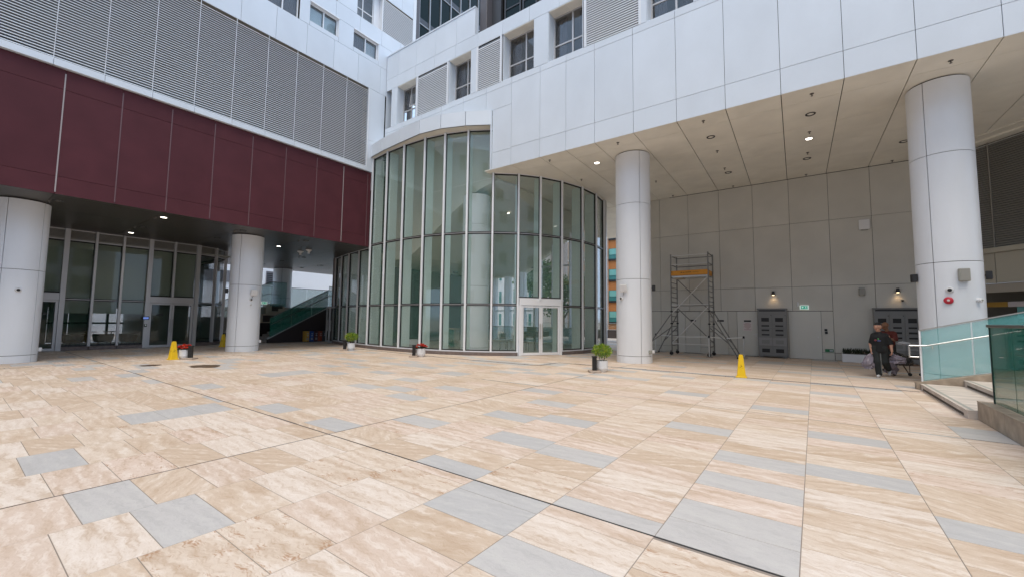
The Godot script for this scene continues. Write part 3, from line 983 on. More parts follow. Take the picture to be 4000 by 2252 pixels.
	# doors: v range, black name strip, handle place
	for q in [[5.47, 5.92, 0], [4.75, 5.47, 1], [3.46, 4.15, 1], [2.18, 3.06, 2], [-0.27, 0.95, 3]]:
		var d := pbox(bw, "door", M.door_white, B + 0.012, B + 0.05, q[0] + 0.006, q[1] - 0.006, 0.01, 2.145, 0.004)
		var c: float = (q[0] + q[1]) / 2
		if q[2] in [1, 2]:
			pbox(d, "name_strip", M.black, B + 0.004, B + 0.014, c - 0.16, c + 0.14, 1.64, 1.72)
		if q[2] == 2:
			pbox(d, "lever_handle", M.steel, B - 0.045, B - 0.02, q[0] + 0.06, q[0] + 0.24, 1.03, 1.055)
			pbox(d, "lever_rose", M.steel, B - 0.02, B + 0.014, q[0] + 0.06, q[0] + 0.10, 0.94, 1.10)
			var nt := pbox(d, "notice", M.notice_paper, B + 0.002, B + 0.012, 2.42, 2.80, 1.20, 1.62)
			for i in 7:
				var wd: float = [0.20, 0.30, 0.26, 0.30, 0.22, 0.10, 0.30][i]
				pbox(nt, "notice_line", M.notice_ink, B - 0.0005, B + 0.002, 2.61 - wd / 2, 2.61 + wd / 2, 1.57 - i * 0.05 - 0.012, 1.57 - i * 0.05)
		if q[2] == 3:
			pbox(d, "knob", M.steel, B - 0.03, B + 0.014, -0.16, -0.12, 0.96, 1.02)
		if q[2] == 0:
			pbox(d, "pull_handle", M.steel, B - 0.05, B - 0.025, 5.55, 5.58, 1.02, 1.32)
		if q[2] == 1 and q[0] > 4.5:
			pbox(d, "pull_handle", M.steel, B - 0.05, B - 0.025, 5.38, 5.41, 1.02, 1.32)
	# angled wing with a wide louvre over a dark counter, beyond the near column
	var an := thing("louvred_wing", W(21, -6.5, 0), "angled wall with a grey louvre above a dark serving counter", "building")
	var S := W(23.0, -4.5, 0)
	var D := Vector3(-0.7512, 0, 0.6601)
	var N := Vector3(-0.6601, 0, -0.7512)
	var obw := func(p: Node, called: String, m: Material, s0: float, s1: float, n0: float, n1: float, hh0: float, hh1: float) -> void:
		var g := Geo.new()
		g.obox(S + D * (s0 + s1) / 2 + N * (n0 + n1) / 2 + Vector3(0, (hh0 + hh1) / 2, 0), D * (s1 - s0) / 2, Vector3(0, (hh1 - hh0) / 2, 0), N * (n1 - n0) / 2)
		put(p, called, g, m)
	for i in 46:
		var hh := 4.45 + i * 0.083
		var g := Geo.new()
		g.obox(S + D * 4.0 + Vector3(0, hh, 0), D * 4.0, Vector3(0, 0.028, 0) - N * 0.03, N * 0.004 + Vector3(0, 0.004, 0))
		put(an, "slat", g, M.louvre_grey)
	obw.call(an, "louvre_back", M.louvre_dark, 0.0, 8.0, -0.6, -0.45, 4.3, 8.3)
	for i in 7:
		obw.call(an, "louvre_post", M.louvre_grey, i * 1.3 - 0.015, i * 1.3 + 0.015, 0.03, 0.05, 4.35, 8.25)
	obw.call(an, "louvre_sill", M.cream_wall, 0.0, 8.0, -0.1, 0.14, 4.18, 4.36)
	for q in [[0.0, 1.28], [1.30, 2.6], [2.62, 3.9], [3.92, 8.0]]:
		obw.call(an, "fascia_panel", M.cream_wall, q[0], q[1], -0.1, 0.06, 3.1, 4.17)
	obw.call(an, "bulkhead", M.soffit_panel_2, -0.4, 8.0, -0.1, 0.35, 8.22, 8.335)
	obw.call(an, "bulkhead", M.soffit_panel_2, -0.4, 8.0, 0.35, 0.75, 8.285, 8.335)
	obw.call(an, "shop_back", M.shop_paint, 0.0, 8.0, -3.2, -3.0, 0.0, 3.1)
	obw.call(an, "shop_side", M.shop_paint, -0.2, 0.0, -3.0, 0.0, 0.0, 3.1)
	obw.call(an, "shop_ceiling", M.shop_paint, 0.0, 8.0, -3.0, -0.1, 3.0, 3.09)
	obw.call(an, "counter", M.steel_dark, 0.1, 8.0, -0.9, -0.4, 0.0, 1.0)
	obw.call(an, "counter_top", M.wood_brown, 0.1, 8.0, -0.95, -0.3, 1.0, 1.05)
	obw.call(an, "shelf", M.steel_dull, 0.1, 8.0, -2.9, -2.5, 1.75, 1.80)
	obw.call(an, "fascia_strip", M.concrete, 0.0, 8.0, -0.1, 0.0, 2.78, 3.09)
	obw.call(an, "hanging_sign", M.bin_yellow, 0.3, 1.15, -0.6, -0.52, 2.28, 2.46)
	obw.call(an, "hanging_sign", M.notice_paper, 1.16, 1.75, -0.6, -0.52, 2.28, 2.46)
	obw.call(an, "menu_card", M.teal_pale, 1.38, 1.66, -0.6, -0.55, 1.86, 2.27)

const Q := [[14.82, 24.87], [14.44, 23.57], [14.1, 22.26], [13.8, 20.8], [13.57, 19.46], [13.39, 17.97], [13.32, 16.53], [13.38, 15.06], [13.59, 13.9], [13.97, 12.78], [14.57, 11.75], [15.34, 10.86], [16.19, 10.21], [17.27, 9.68], [18.68, 9.3], [20.09, 9.2], [21.47, 9.37]]

# box standing on a line in plan: from A to B, between two offsets across (inwards positive), between two heights
func wbox(p: Node, called: String, m: Material, A: Vector3, B: Vector3, s0: float, s1: float, n0: float, n1: float, h0: float, h1: float, e := 0.0) -> MeshInstance3D:
	var d := (B - A).normalized()
	var nn := Vector3.UP.cross(d)
	var g := Geo.new()
	g.obox(A + d * (s0 + s1) / 2 + nn * (n0 + n1) / 2 + Vector3(0, (h0 + h1) / 2, 0), d * absf(s1 - s0) / 2, Vector3(0, (h1 - h0) / 2, 0), nn * absf(n1 - n0) / 2, e)
	return put(p, called, g, m)

func glass_door(p: Node, A: Vector3, B: Vector3, s0: float, s1: float, n: float, h1: float, handle_at: float, fm: Material, gm: Material) -> void:
	var d := Node3D.new()
	d.name = numbered(p, "door")
	p.add_child(d)
	var w := 0.09
	wbox(d, "stile", fm, A, B, s0, s0 + w, n, n + 0.05, 0.015, h1, 0.004)
	wbox(d, "stile", fm, A, B, s1 - w, s1, n, n + 0.05, 0.015, h1, 0.004)
	wbox(d, "rail", fm, A, B, s0 + w, s1 - w, n, n + 0.05, 0.015, 0.13, 0.004)
	wbox(d, "rail", fm, A, B, s0 + w, s1 - w, n, n + 0.05, h1 - 0.08, h1, 0.004)
	wbox(d, "gasket", M.gasket, A, B, s0 + w, s0 + w + 0.014, n + 0.008, n + 0.04, 0.13, h1 - 0.08)
	wbox(d, "gasket", M.gasket, A, B, s1 - w - 0.014, s1 - w, n + 0.008, n + 0.04, 0.13, h1 - 0.08)
	wbox(d, "pane", gm, A, B, s0 + w + 0.014, s1 - w - 0.014, n + 0.02, n + 0.028, 0.13, h1 - 0.08)
	var dr := (B - A).normalized()
	var nn := Vector3.UP.cross(dr)
	var g := Geo.new()
	var c := A + dr * handle_at + nn * (n - 0.055)
	g.tube(c + Vector3(0, 0.75, 0), c + Vector3(0, 1.45, 0), 0.017, 10)
	for hh in [0.85, 1.35]:
		g.tube(c + Vector3(0, hh, 0), c + Vector3(0, hh, 0) + nn * 0.06, 0.011, 8)
	put(d, "handle", g, M.steel_dull)

func drum() -> void:
	var p := thing("glass_pavilion", W(17, 15, 0), "tall curved glass pavilion with white mullions and a curved white cap", "pavilion")
	var pts := []
	for q in Q:
		pts.append(W(q[0], q[1], 0))
	var cen := W(21.0, 17.0, 0)
	for i in pts.size() - 1:
		var A: Vector3 = pts[i]
		var B: Vector3 = pts[i + 1]
		var L := (B - A).length()
		var top := 5.40 if i < 4 else (10.38 if i < 10 else 8.31)
		var rows := [[0.19, 2.27], [2.27, 5.40]] if i < 4 else [[0.19, 2.27], [2.27, 5.55], [5.55, top]]
		if i == 11 or i == 12:
			rows = [[2.60, 5.55], [5.55, top]]
		for r in rows:
			wbox(p, "pane", M.drum_glass, A, B, 0.05, L - 0.05, 0.03, 0.042, r[0] + 0.05, r[1] - 0.05)
			wbox(p, "gasket", M.gasket, A, B, 0.04, L - 0.04, -0.005, 0.05, r[0], r[0] + 0.055)
			wbox(p, "gasket", M.gasket, A, B, 0.04, L - 0.04, -0.005, 0.05, r[1] - 0.055, r[1])
			wbox(p, "transom", M.frame_silver, A, B, 0.04, L - 0.04, -0.03, 0.06, r[0] - 0.010, r[0] + 0.010)
		if i != 11 and i != 12:
			wbox(p, "plinth", M.plinth_stone, A, B, -0.02, L + 0.02, -0.14, 0.12, 0.0, 0.15, 0.006)
			wbox(p, "sill", M.frame_white, A, B, 0.0, L, -0.06, 0.08, 0.152, 0.187)
		wbox(p, "head", M.frame_white, A, B, 0.0, L, -0.02, 0.10, top, top + 0.03)
	for i in pts.size():
		var A: Vector3 = pts[maxi(i - 1, 0)]
		var B: Vector3 = pts[mini(i + 1, pts.size() - 1)]
		var d := (B - A).normalized()
		var nn := Vector3.UP.cross(d)
		var c: Vector3 = pts[i]
		var top := 5.42 if i < 4 else (10.41 if i < 10 else 8.335)
		var lo := 0.153 if i != 12 else 2.50
		if i == 11 or i == 13: lo = 0.01
		var m: Material = M.frame_white if i > 3 else M.frame_silver
		var g := Geo.new()
		g.obox(c - nn * 0.03 + Vector3(0, (lo + top) / 2, 0), d * 0.042, Vector3(0, (top - lo) / 2, 0), nn * 0.065, 0.006)
		put(p, "mullion", g, m)
		for s in [-1.0, 1.0]:
			var gk := Geo.new()
			gk.obox(c + d * s * 0.052 + nn * 0.012 + Vector3(0, (lo + top) / 2, 0), d * 0.009, Vector3(0, (top - lo) / 2, 0), nn * 0.035)
			put(p, "gasket", gk, M.gasket)
		if i < pts.size() - 1 and i > 0:
			var f := Geo.new()
			f.obox(c + nn * 0.34 + Vector3(0, (lo + top) / 2, 0), d * 0.035, Vector3(0, (top - lo) / 2, 0), nn * 0.26)
			put(p, "fin", f, M.fin_glass)
	# end post beside the open doors and at the passage
	for i in [0, 16]:
		var A: Vector3 = pts[i]
		var B: Vector3 = pts[1] if i == 0 else pts[15]
		var d := (A - B).normalized()
		var g := Geo.new()
		var top := 5.42 if i == 0 else 8.33
		g.obox(A + d * 0.16 + Vector3(0, top / 2, 0), d * 0.11, Vector3(0, top / 2, 0), Vector3.UP.cross(d) * 0.14, 0.01)
		put(p, "end_post", g, M.plinth_stone if i == 0 else M.frame_silver)
	# double doors
	var A: Vector3 = pts[11]
	var B: Vector3 = pts[13]
	var L := (B - A).length()
	wbox(p, "door_header", M.frame_white, A, B, 0.05, L - 0.05, -0.16, 0.05, 2.27, 2.58, 0.006)
	wbox(p, "door_jamb", M.frame_white, A, B, 0.03, 0.16, -0.17, 0.05, 0.0, 2.265, 0.006)
	wbox(p, "door_jamb", M.frame_white, A, B, L - 0.16, L - 0.03, -0.17, 0.05, 0.0, 2.265, 0.006)
	glass_door(p, A, B, 0.165, L / 2 - 0.005, -0.13, 2.25, L / 2 - 0.06, M.frame_white, M.drum_glass)
	glass_door(p, A, B, L / 2 + 0.005, L - 0.165, -0.13, 2.25, L / 2 + 0.06, M.frame_white, M.drum_glass)
	# white cap: outer face, underside, top
	var cp := [[13.36, 19.5], [13.16, 18.26], [13.02, 16.68], [12.91, 15.03], [13.09, 13.76], [13.53, 12.61], [14.13, 11.57]]
	for i in cp.size() - 1:
		var a := W(cp[i][0], cp[i][1], 10.42)
		var b := W(cp[i + 1][0], cp[i + 1][1], 10.42)
		var d := (b - a).normalized()
		var nn := Vector3.UP.cross(d)
		var g := Geo.new()
		g.obox((a + b) / 2 + nn * 0.04 + Vector3(0, 0.34, 0), d * ((b - a).length() / 2 - 0.014), Vector3(0, 0.335, 0), nn * 0.04, 0.006)
		put(p, "cap_panel", g, tone("white_panel"))
		var i0 := W(Q[i + 4][0], Q[i + 4][1], 10.425)
		var i1 := W(Q[i + 5][0], Q[i + 5][1], 10.425)
		var s := Geo.new()
		s.prism([a + nn * 0.02 + d * 0.012 + Vector3(0, 0.005, 0), b + nn * 0.02 - d * 0.012 + Vector3(0, 0.005, 0), i1 + nn * 0.12 - d * 0.012, i0 + nn * 0.12 + d * 0.012], Vector3(0, 0.03, 0))
		put(p, "cap_underside", s, tone("soffit_panel"))
		var r := Geo.new()
		r.prism([a + Vector3(0, 0.665, 0), b + Vector3(0, 0.665, 0), W(14.22, cp[i + 1][1], 11.085), W(14.22, cp[i][1], 11.085)], Vector3(0, 0.02, 0))
		put(p, "cap_top", r, tone("white_panel"))
	pbox(p, "inner_ceiling", M.inner_wall, 14.25, 15.3, 11.5, 19.55, 10.85, 10.89)
	pbox(p, "cap_return", M.white_panel_0, 14.13, 14.2, 11.56, 11.62, 8.32, 11.1)
	# inside: floor, raked underside of the hall above, walls, rear glazing
	var fp := []
	for q in Q:
		fp.append(W(q[0], q[1], 0.002) + (cen - W(q[0], q[1], 0)).normalized() * 0.1)
	fp.append(W(26.4, 11.95, 0.002))
	fp.append(W(26.4, 25.0, 0.002))
	var fg := Geo.new()
	fg.prism(fp, Vector3(0, 0.012, 0))
	put(p, "inner_floor", fg, M.inner_floor)
	var prof := [[11.9, 8.20], [13.0, 7.95], [14.0, 7.50], [15.0, 6.95], [16.0, 6.30], [17.0, 5.60], [18.0, 5.05], [19.0, 4.92], [25.5, 4.90]]
	for i in prof.size() - 1:
		var g := Geo.new()
		g.prism([W(15.1, prof[i][0], prof[i][1]), W(15.1, prof[i + 1][0], prof[i + 1][1]), W(15.1, prof[i + 1][0], prof[i + 1][1] + 0.1), W(15.1, prof[i][0], prof[i][1] + 0.1)], Vector3(11.4, 0, 0))
		put(p, "raked_ceiling", g, M.inner_wall)
		var w := Geo.new()
		w.prism([W(15.12, prof[i][0], prof[i][1] + 0.1), W(15.12, prof[i + 1][0], prof[i + 1][1] + 0.1), W(15.12, prof[i + 1][0], 10.9), W(15.12, prof[i][0], 10.9)], Vector3(0.08, 0, 0))
		put(p, "inner_bulkhead", w, M.inner_wall)
	var dots := Geo.new()
	for i in 9:
		for j in 7:
			var v := 12.6 + i * 0.55
			var k := 0
			while prof[k + 1][0] < v:
				k += 1
			var h: float = lerpf(prof[k][1], prof[k + 1][1], (v - prof[k][0]) / (prof[k + 1][0] - prof[k][0]))
			dots.box(15.5 + j * 0.55, 15.54 + j * 0.55, v, v + 0.04, h - 0.006, h + 0.002)
	put(p, "ceiling_holes", dots, M.ceiling_dot).set_meta("kind", "stuff")
	pbox(p, "dark_wall", M.inner_dark, 18.0, 24.3, 21.9, 22.1, 0.015, 4.9)
	pbox(p, "dark_wall", M.curtain_grey, 16.6, 17.95, 21.95, 22.1, 0.015, 4.9)
	pbox(p, "dark_wall_edge", M.frame_white, 24.3, 24.45, 21.85, 22.15, 0.015, 4.9)
	pbox(p, "inner_wall", M.inner_wall, 24.5, 26.2, 21.9, 22.1, 0.015, 4.9)
	pbox(p, "inner_wall", M.inner_wall, 15.2, 26.4, 25.2, 25.4, 0.015, 4.9)
	pbox(p, "inner_wall", M.inner_wall, 26.2, 26.4, 20.6, 25.3, 0.015, 4.9)
	var ia := W(21.7, 9.5, 0)
	var ib := W(26.2, 11.95, 0)
	wbox(p, "inner_wall", M.inner_wall, ia, ib, 0.0, (ib - ia).length(), 0.0, 0.12, 0.015, 8.3)
	# rear glazing
	for i in 7:
		var v := 12.2 + i * 1.4
		pbox(p, "rear_mullion", M.frame_white, 25.9, 26.3, v - 0.05, v + 0.05, 0.02, 8.3)
		pbox(p, "rear_fin", M.frame_white, 25.4, 25.89, v - 0.03, v + 0.03, 0.02, 8.3)
		if i < 6:
			for r in [[0.1, 2.3], [2.3, 5.5], [5.5, 8.2]]:
				pbox(p, "rear_pane", M.clear_glass, 26.1, 26.11, v + 0.05, v + 1.35, r[0] + 0.04, r[1] - 0.04)
				pbox(p, "rear_transom", M.mullion_grey, 26.05, 26.17, v + 0.05, v + 1.35, r[0] - 0.04, r[0] + 0.04)
	# balustrade before the rear glazing and a round hall wall
	for i in 6:
		pbox(p, "inner_balustrade_pane", M.teal_glass, 24.0, 24.012, 12.0 + i * 1.4, 13.38 + i * 1.4, 0.12, 1.1)
	pbox(p, "inner_handrail", M.steel_dull, 23.97, 24.04, 12.0, 20.4, 1.1, 1.14)
	pbox(p, "inner_kerb", M.inner_wall, 23.9, 24.2, 12.0, 20.4, 0.015, 0.12)
	for q in [[16.4, 19.2, 4.55], [19.2, 18.6, 4.8], [21.0, 17.5, 5.0]]:
		pbox(p, "inner_fitting", M.fitting_dark, q[0], q[0] + 0.4, q[1], q[1] + 0.1, q[2] - 0.25, q[2] - 0.18)
	# column standing inside
	one_column("round_column", 15.4, 13.45, 0.68, 7.72, [0.26, 3.2, 6.2], [198.0, 290.0], "pale round column standing inside the glass pavilion")
	# grand piano, chairs, easel inside
	var pn := thing("piano", W(18.9, 12.3, 0.014), "black grand piano with its lid shut behind the pavilion doors", "piano")
	var g := Geo.new()
	g.prism([W(18.2, 11.7, 0.72), W(19.5, 11.7, 0.72), W(19.7, 12.2, 0.72), W(19.3, 12.7, 0.72), W(18.2, 13.0, 0.72)], Vector3(0, 0.28, 0))
	put(pn, "case", g, M.black)
	pbox(pn, "keyboard", M.wood_brown, 17.95, 18.2, 11.72, 12.98, 0.70, 0.78)
	for q in [[18.35, 11.85], [18.35, 12.85], [19.4, 12.2]]:
		var lg := Geo.new()
		lg.tube(W(q[0], q[1], 0.014), W(q[0], q[1], 0.72), 0.05, 10, 0.07)
		put(pn, "leg", lg, M.black)
	var st := Geo.new()
	st.obox(W(18.75, 12.3, 1.12), Vector3(0.02, 0, 0), Vector3(0, 0.12, 0), Vector3(0, 0, 0.3))
	put(pn, "music_stand", st, M.black)
	var chair := inner_chair()
	chair.position = W(17.3, 13.1, 0.014)
	chair.rotation.y = 2.2
	chair.set_meta("label", "dark chair left of the pavilion doors behind the glass")
	copy_of(chair, W(17.75, 12.15, 0.014), 0.9, "dark chair drawn up to the black piano", "chairs inside the pavilion")
	copy_of(chair, W(18.3, 13.7, 0.014), 2.9, "dark chair deepest inside the pavilion beside the piano", "chairs inside the pavilion")
	var sofa := thing("lounge_pouf", W(15.6, 17.6, 0.014), "round white lounge pouf behind the curved glass by the red flowers", "pouf")
	var sg := Geo.new()
	sg.lathe([Vector2(0.0, 0.02), Vector2(0.55, 0.02), Vector2(0.62, 0.2), Vector2(0.5, 0.42), Vector2(0.0, 0.45)], W(15.6, 18.2, 0.014), 24)
	put(sofa, "cushion", sg, M.cloth_white)
	# counter by the dark wall
	var ct := thing("reception_counter", W(18.5, 19.5, 0.014), "low counter with a glass front before the dark pavilion wall", "counter")
	pbox(ct, "top", M.bench_cream, 17.2, 17.75, 16.6, 17.6, 1.02, 1.07, 0.006)
	pbox(ct, "front", M.green_glass, 17.22, 17.24, 16.62, 17.58, 0.05, 1.0)
	pbox(ct, "body", M.fitting_grey, 17.3, 17.72, 16.62, 17.58, 0.014, 1.0)
	# lit lamps in the raked ceiling
	for q in [[17.0, 15.6], [18.5, 13.8]]:
		lit_lamp("ceiling_lamp", W(q[0], q[1], 6.58 if q[1] > 15 else 7.58), 0.07, "small lit lamp in the pavilion ceiling near the %s" % ("counter" if q[1] > 15 else "piano"), 0.35)

func inner_chair() -> Node3D:
	var c := thing("chair", Vector3.ZERO, "dark chair", "chair", "chairs inside the pavilion")
	pbox(c, "seat", M.chair_dark, -0.22, 0.22, -0.22, 0.22, 0.43, 0.47, 0.01)
	pbox(c, "backrest", M.chair_dark, 0.19, 0.22, -0.22, 0.22, 0.55, 0.86, 0.01)
	for q in [[-0.2, -0.2], [-0.2, 0.2], [0.2, -0.2], [0.2, 0.2]]:
		var g := Geo.new()
		g.tube(W(q[0], q[1], 0.0), W(q[0], q[1], 0.43 if q[0] < 0 else 0.86), 0.014, 8)
		put(c, "leg", g, M.chair_dark)
	return c

func lit_lamp(called: String, at: Vector3, r: float, label: String, energy: float, group := "") -> Node3D:
	var t := thing(called, at, label, "lamp", group)
	var g := Geo.new()
	g.lathe([Vector2(r + 0.025, 0.0), Vector2(r + 0.022, -0.012), Vector2(r, -0.012), Vector2(r, -0.004)], at, 20)
	put(t, "trim_ring", g, M.fitting_white)
	var l := Geo.new()
	l.lathe([Vector2(r, -0.006), Vector2(0.0, -0.009)], at, 20)
	put(t, "lens", l, M.lamp_white)
	var s := SpotLight3D.new()
	s.name = "lamp_beam"
	t.add_child(s)
	s.position = Vector3(0, -0.03, 0)
	s.rotation.x = -PI / 2
	s.light_energy = energy
	s.light_color = Color(1.0, 0.93, 0.82)
	s.light_size = r
	s.spot_angle = 55.0
	s.spot_range = 14.0
	s.spot_attenuation = 2.0
	s.shadow_enabled = true
	return t

func glazed_hall() -> void:
	var p := thing("glazed_hall", W(5, 27, 0), "glazed room with grilles over tall panes behind the left columns", "glass wall")
	var V := 27.0
	var pts := [[-4.0, V], [-1.6, V], [0.3, V], [1.2, V], [2.15, V], [3.1, V], [4.05, V], [5.0, V], [6.02, V], [7.0, V], [8.02, V], [8.93, V + 0.3], [9.66, V + 1.05], [9.8, V + 2.6], [9.8, V + 5.2], [9.8, V + 8.0]]
	for i in pts.size() - 1:
		var A := W(pts[i][0], pts[i][1], 0)
		var B := W(pts[i + 1][0], pts[i + 1][1], 0)
		var L := (B - A).length()
		var door: bool = i == 4 or i == 8 or i == 9
		var rows := [[2.56, 4.92]] if door else [[0.19, 2.29], [2.29, 4.92]]
		for r in rows:
			wbox(p, "pane", M.hall_glass, A, B, 0.05, L - 0.05, 0.05, 0.062, r[0] + 0.05, r[1] - 0.05)
			wbox(p, "gasket", M.gasket, A, B, 0.05, L - 0.05, 0.0, 0.08, r[0], r[0] + 0.05)
			wbox(p, "gasket", M.gasket, A, B, 0.05, L - 0.05, 0.0, 0.08, r[1] - 0.05, r[1])
			if r[0] > 2.0 and r[0] < 2.4:
				wbox(p, "transom", M.frame_silver, A, B, 0.05, L - 0.05, -0.02, 0.08, r[0] - 0.012, r[0] + 0.012)
		# grille over the glass
		wbox(p, "grille_frame", M.frame_silver, A, B, 0.05, L - 0.05, 0.0, 0.08, 4.93, 4.98)
		wbox(p, "grille_frame", M.frame_silver, A, B, 0.05, L - 0.05, 0.0, 0.08, 5.38, 5.43)
		wbox(p, "grille_back", M.louvre_dark, A, B, 0.05, L - 0.05, 0.30, 0.32, 4.93, 5.43)
		for k in 7:
			wbox(p, "grille_slat", M.louvre_grey, A, B, 0.05, L - 0.05, 0.01, 0.06, 4.99 + k * 0.056, 5.015 + k * 0.056)
		if not door:
			wbox(p, "plinth", M.plinth_stone, A, B, -0.03, L + 0.03, -0.10, 0.12, 0.0, 0.17, 0.006)
		# roller blinds drawn down to eye level, clear below
		if i < 10 and i > 1:
			wbox(p, "blind", M.blind, A, B, 0.06, L - 0.06, 0.22, 0.23, 2.58 if door else 1.67, 4.9)
		elif i <= 1:
			wbox(p, "blind", M.blind, A, B, 0.06, L - 0.06, 0.22, 0.23, 1.67, 4.9)
	for i in pts.size():
		var A := W(pts[maxi(i - 1, 0)][0], pts[maxi(i - 1, 0)][1], 0)
		var B := W(pts[mini(i + 1, pts.size() - 1)][0], pts[mini(i + 1, pts.size() - 1)][1], 0)
		var d := (B - A).normalized()
		var nn := Vector3.UP.cross(d)
		var c := W(pts[i][0], pts[i][1], 0)
		var wide := 0.085 if i in [4, 5, 8, 10] else 0.045
		var lo := 2.56 if i == 9 else (0.01 if i in [4, 5, 8, 10] else 0.17)
		var g := Geo.new()
		g.obox(c - nn * 0.03 + Vector3(0, (lo + 5.43) / 2, 0), d * wide, Vector3(0, (5.43 - lo) / 2, 0), nn * 0.08, 0.006)
		put(p, "mullion", g, M.frame_silver)
	# doors and their headers
	for q in [[6.02, 8.02, 2], [2.15, 3.1, 1]]:
		var A := W(q[0], V, 0)
		var B := W(q[1], V, 0)
		var L := (B - A).length()
		wbox(p, "door_header", M.frame_silver, A, B, 0.09, L - 0.09, -0.08, 0.06, 2.24, 2.55, 0.006)
		if q[2] == 2:
			glass_door(p, A, B, 0.095, L / 2 - 0.004, -0.06, 2.23, L / 2 - 0.05, M.frame_silver, M.hall_glass)
			glass_door(p, A, B, L / 2 + 0.004, L - 0.095, -0.06, 2.23, L / 2 + 0.05, M.frame_silver, M.hall_glass)
			wbox(p, "name_strip", M.black, A, B, 0.38, 0.66, -0.048, -0.042, 1.60, 1.68)
		else:
			glass_door(p, A, B, 0.095, L - 0.095, -0.06, 2.23, 0.2, M.frame_silver, M.hall_glass)
			wbox(p, "name_strip", M.black, A, B, 0.30, 0.55, -0.048, -0.042, 1.60, 1.68)
	# room behind
	pbox(p, "room_floor", M.hall_wall, -4.0, 9.7, V + 0.15, 34.0, 0.0, 0.014)
	pbox(p, "room_ceiling", M.hall_ceiling, -4.0, 9.7, V + 0.15, 34.0, 5.0, 5.05)
	pbox(p, "room_wall", M.hall_wall, 6.6, 9.7, 33.8, 34.0, 0.02, 5.0)
	pbox(p, "room_wall", M.hall_wall, -4.0, 9.7, 33.8, 34.0, 2.0, 5.0)
	pbox(p, "room_wall", M.hall_wall, -4.0, 3.4, 33.8, 34.0, 0.02, 2.0)
	for i in 4:
		pbox(p, "rear_pane", M.clear_glass if i in [2, 3] else M.dimmed_pane, 3.42 + i * 0.79, 4.19 + i * 0.79, 33.9, 33.91, 0.05, 2.0)  # first two filled with grey to dim the rear window
	pbox(p, "room_wall", M.hall_wall, -4.2, -4.0, V, 34.0, 0.02, 5.0)
	pbox(p, "room_wall", M.hall_wall, 6.5, 6.6, 28.6, 34.0, 0.02, 5.0)
	for i in 3:
		var u := 5.0 + i * 0.8
		pbox(p, "rear_mullion", M.chair_dark, u - 0.05, u + 0.05, 33.8, 34.0, 0.02, 2.0)
	pbox(p, "rear_rail", M.chair_dark, 3.4, 6.6, 33.85, 33.89, 1.08, 1.18)
	var ctl := thing("entry_panel", W(5.99, 26.88, 1.4), "blue lit entry screen beside the grey double doors", "panel")
	pbox(ctl, "casing", M.fitting_dark, 5.86, 6.12, 26.86, 26.89, 1.40, 1.56, 0.01)
	pbox(ctl, "screen", M.screen_blue, 5.89, 6.09, 26.855, 26.86, 1.43, 1.53)
	var rd := thing("card_reader", W(5.99, 26.88, 1.05), "small black card reader below the blue entry screen", "card reader")
	pbox(rd, "casing", M.fitting_dark, 5.94, 6.05, 26.86, 26.89, 1.05, 1.18, 0.01)
	pbox(rd, "lamp_spot", M.exit_white, 5.97, 6.02, 26.855, 26.86, 1.12, 1.15)
	# lounge chairs and small tables seen under the blinds
	var ch := thing("tub_chair", Vector3.ZERO, "dark tub chair", "chair", "tub chairs behind the glazed wall")
	var g := Geo.new()
	g.lathe([Vector2(0.0, 0.30), Vector2(0.32, 0.28), Vector2(0.36, 0.40), Vector2(0.40, 0.66), Vector2(0.36, 0.68), Vector2(0.31, 0.42), Vector2(0.0, 0.42)], Vector3.ZERO, 20, -0.4, PI + 0.4)
	put(ch, "shell", g, M.chair_dark)
	var sg := Geo.new()
	sg.lathe([Vector2(0.0, 0.30), Vector2(0.32, 0.30), Vector2(0.34, 0.36), Vector2(0.30, 0.43), Vector2(0.0, 0.44)], Vector3.ZERO, 20)
	put(ch, "seat", sg, M.chair_dark)
	for k in 4:
		var lg := Geo.new()
		var a := PI / 4 + k * PI / 2
		lg.tube(Vector3(cos(a) * 0.3, 0, sin(a) * 0.3), Vector3(cos(a) * 0.2, 0.31, sin(a) * 0.2), 0.012, 8)
		put(ch, "leg", lg, M.steel_dark)
	ch.position = W(3.7, 28.1, 0.014)
	ch.rotation.y = 0.2
	ch.set_meta("label", "dark tub chair behind the first clear pane beside the grey single door")
	copy_of(ch, W(4.75, 28.3, 0.014), -0.3, "dark tub chair in front of the bright rear window", "tub chairs behind the glazed wall")
	copy_of(ch, W(5.65, 28.2, 0.014), 0.4, "dark tub chair nearest the grey double doors", "tub chairs behind the glazed wall")
	for q in [[4.4, 29.6, "two dark tub chairs"], [5.3, 29.8, "the bright rear window"]]:
		var t := thing("side_table", W(q[0], q[1], 0.014), "small round table behind %s" % q[2], "table", "small tables behind the glazed wall")
		var tg := Geo.new()
		tg.lathe([Vector2(0.0, 0.72), Vector2(0.32, 0.72), Vector2(0.32, 0.75), Vector2(0.0, 0.75)], W(q[0], q[1], 0.014), 20)
		put(t, "top", tg, M.table_dark)
		var lg := Geo.new()
		lg.tube(W(q[0], q[1], 0.014), W(q[0], q[1], 0.73), 0.025, 8)
		put(t, "leg", lg, M.steel_dark)

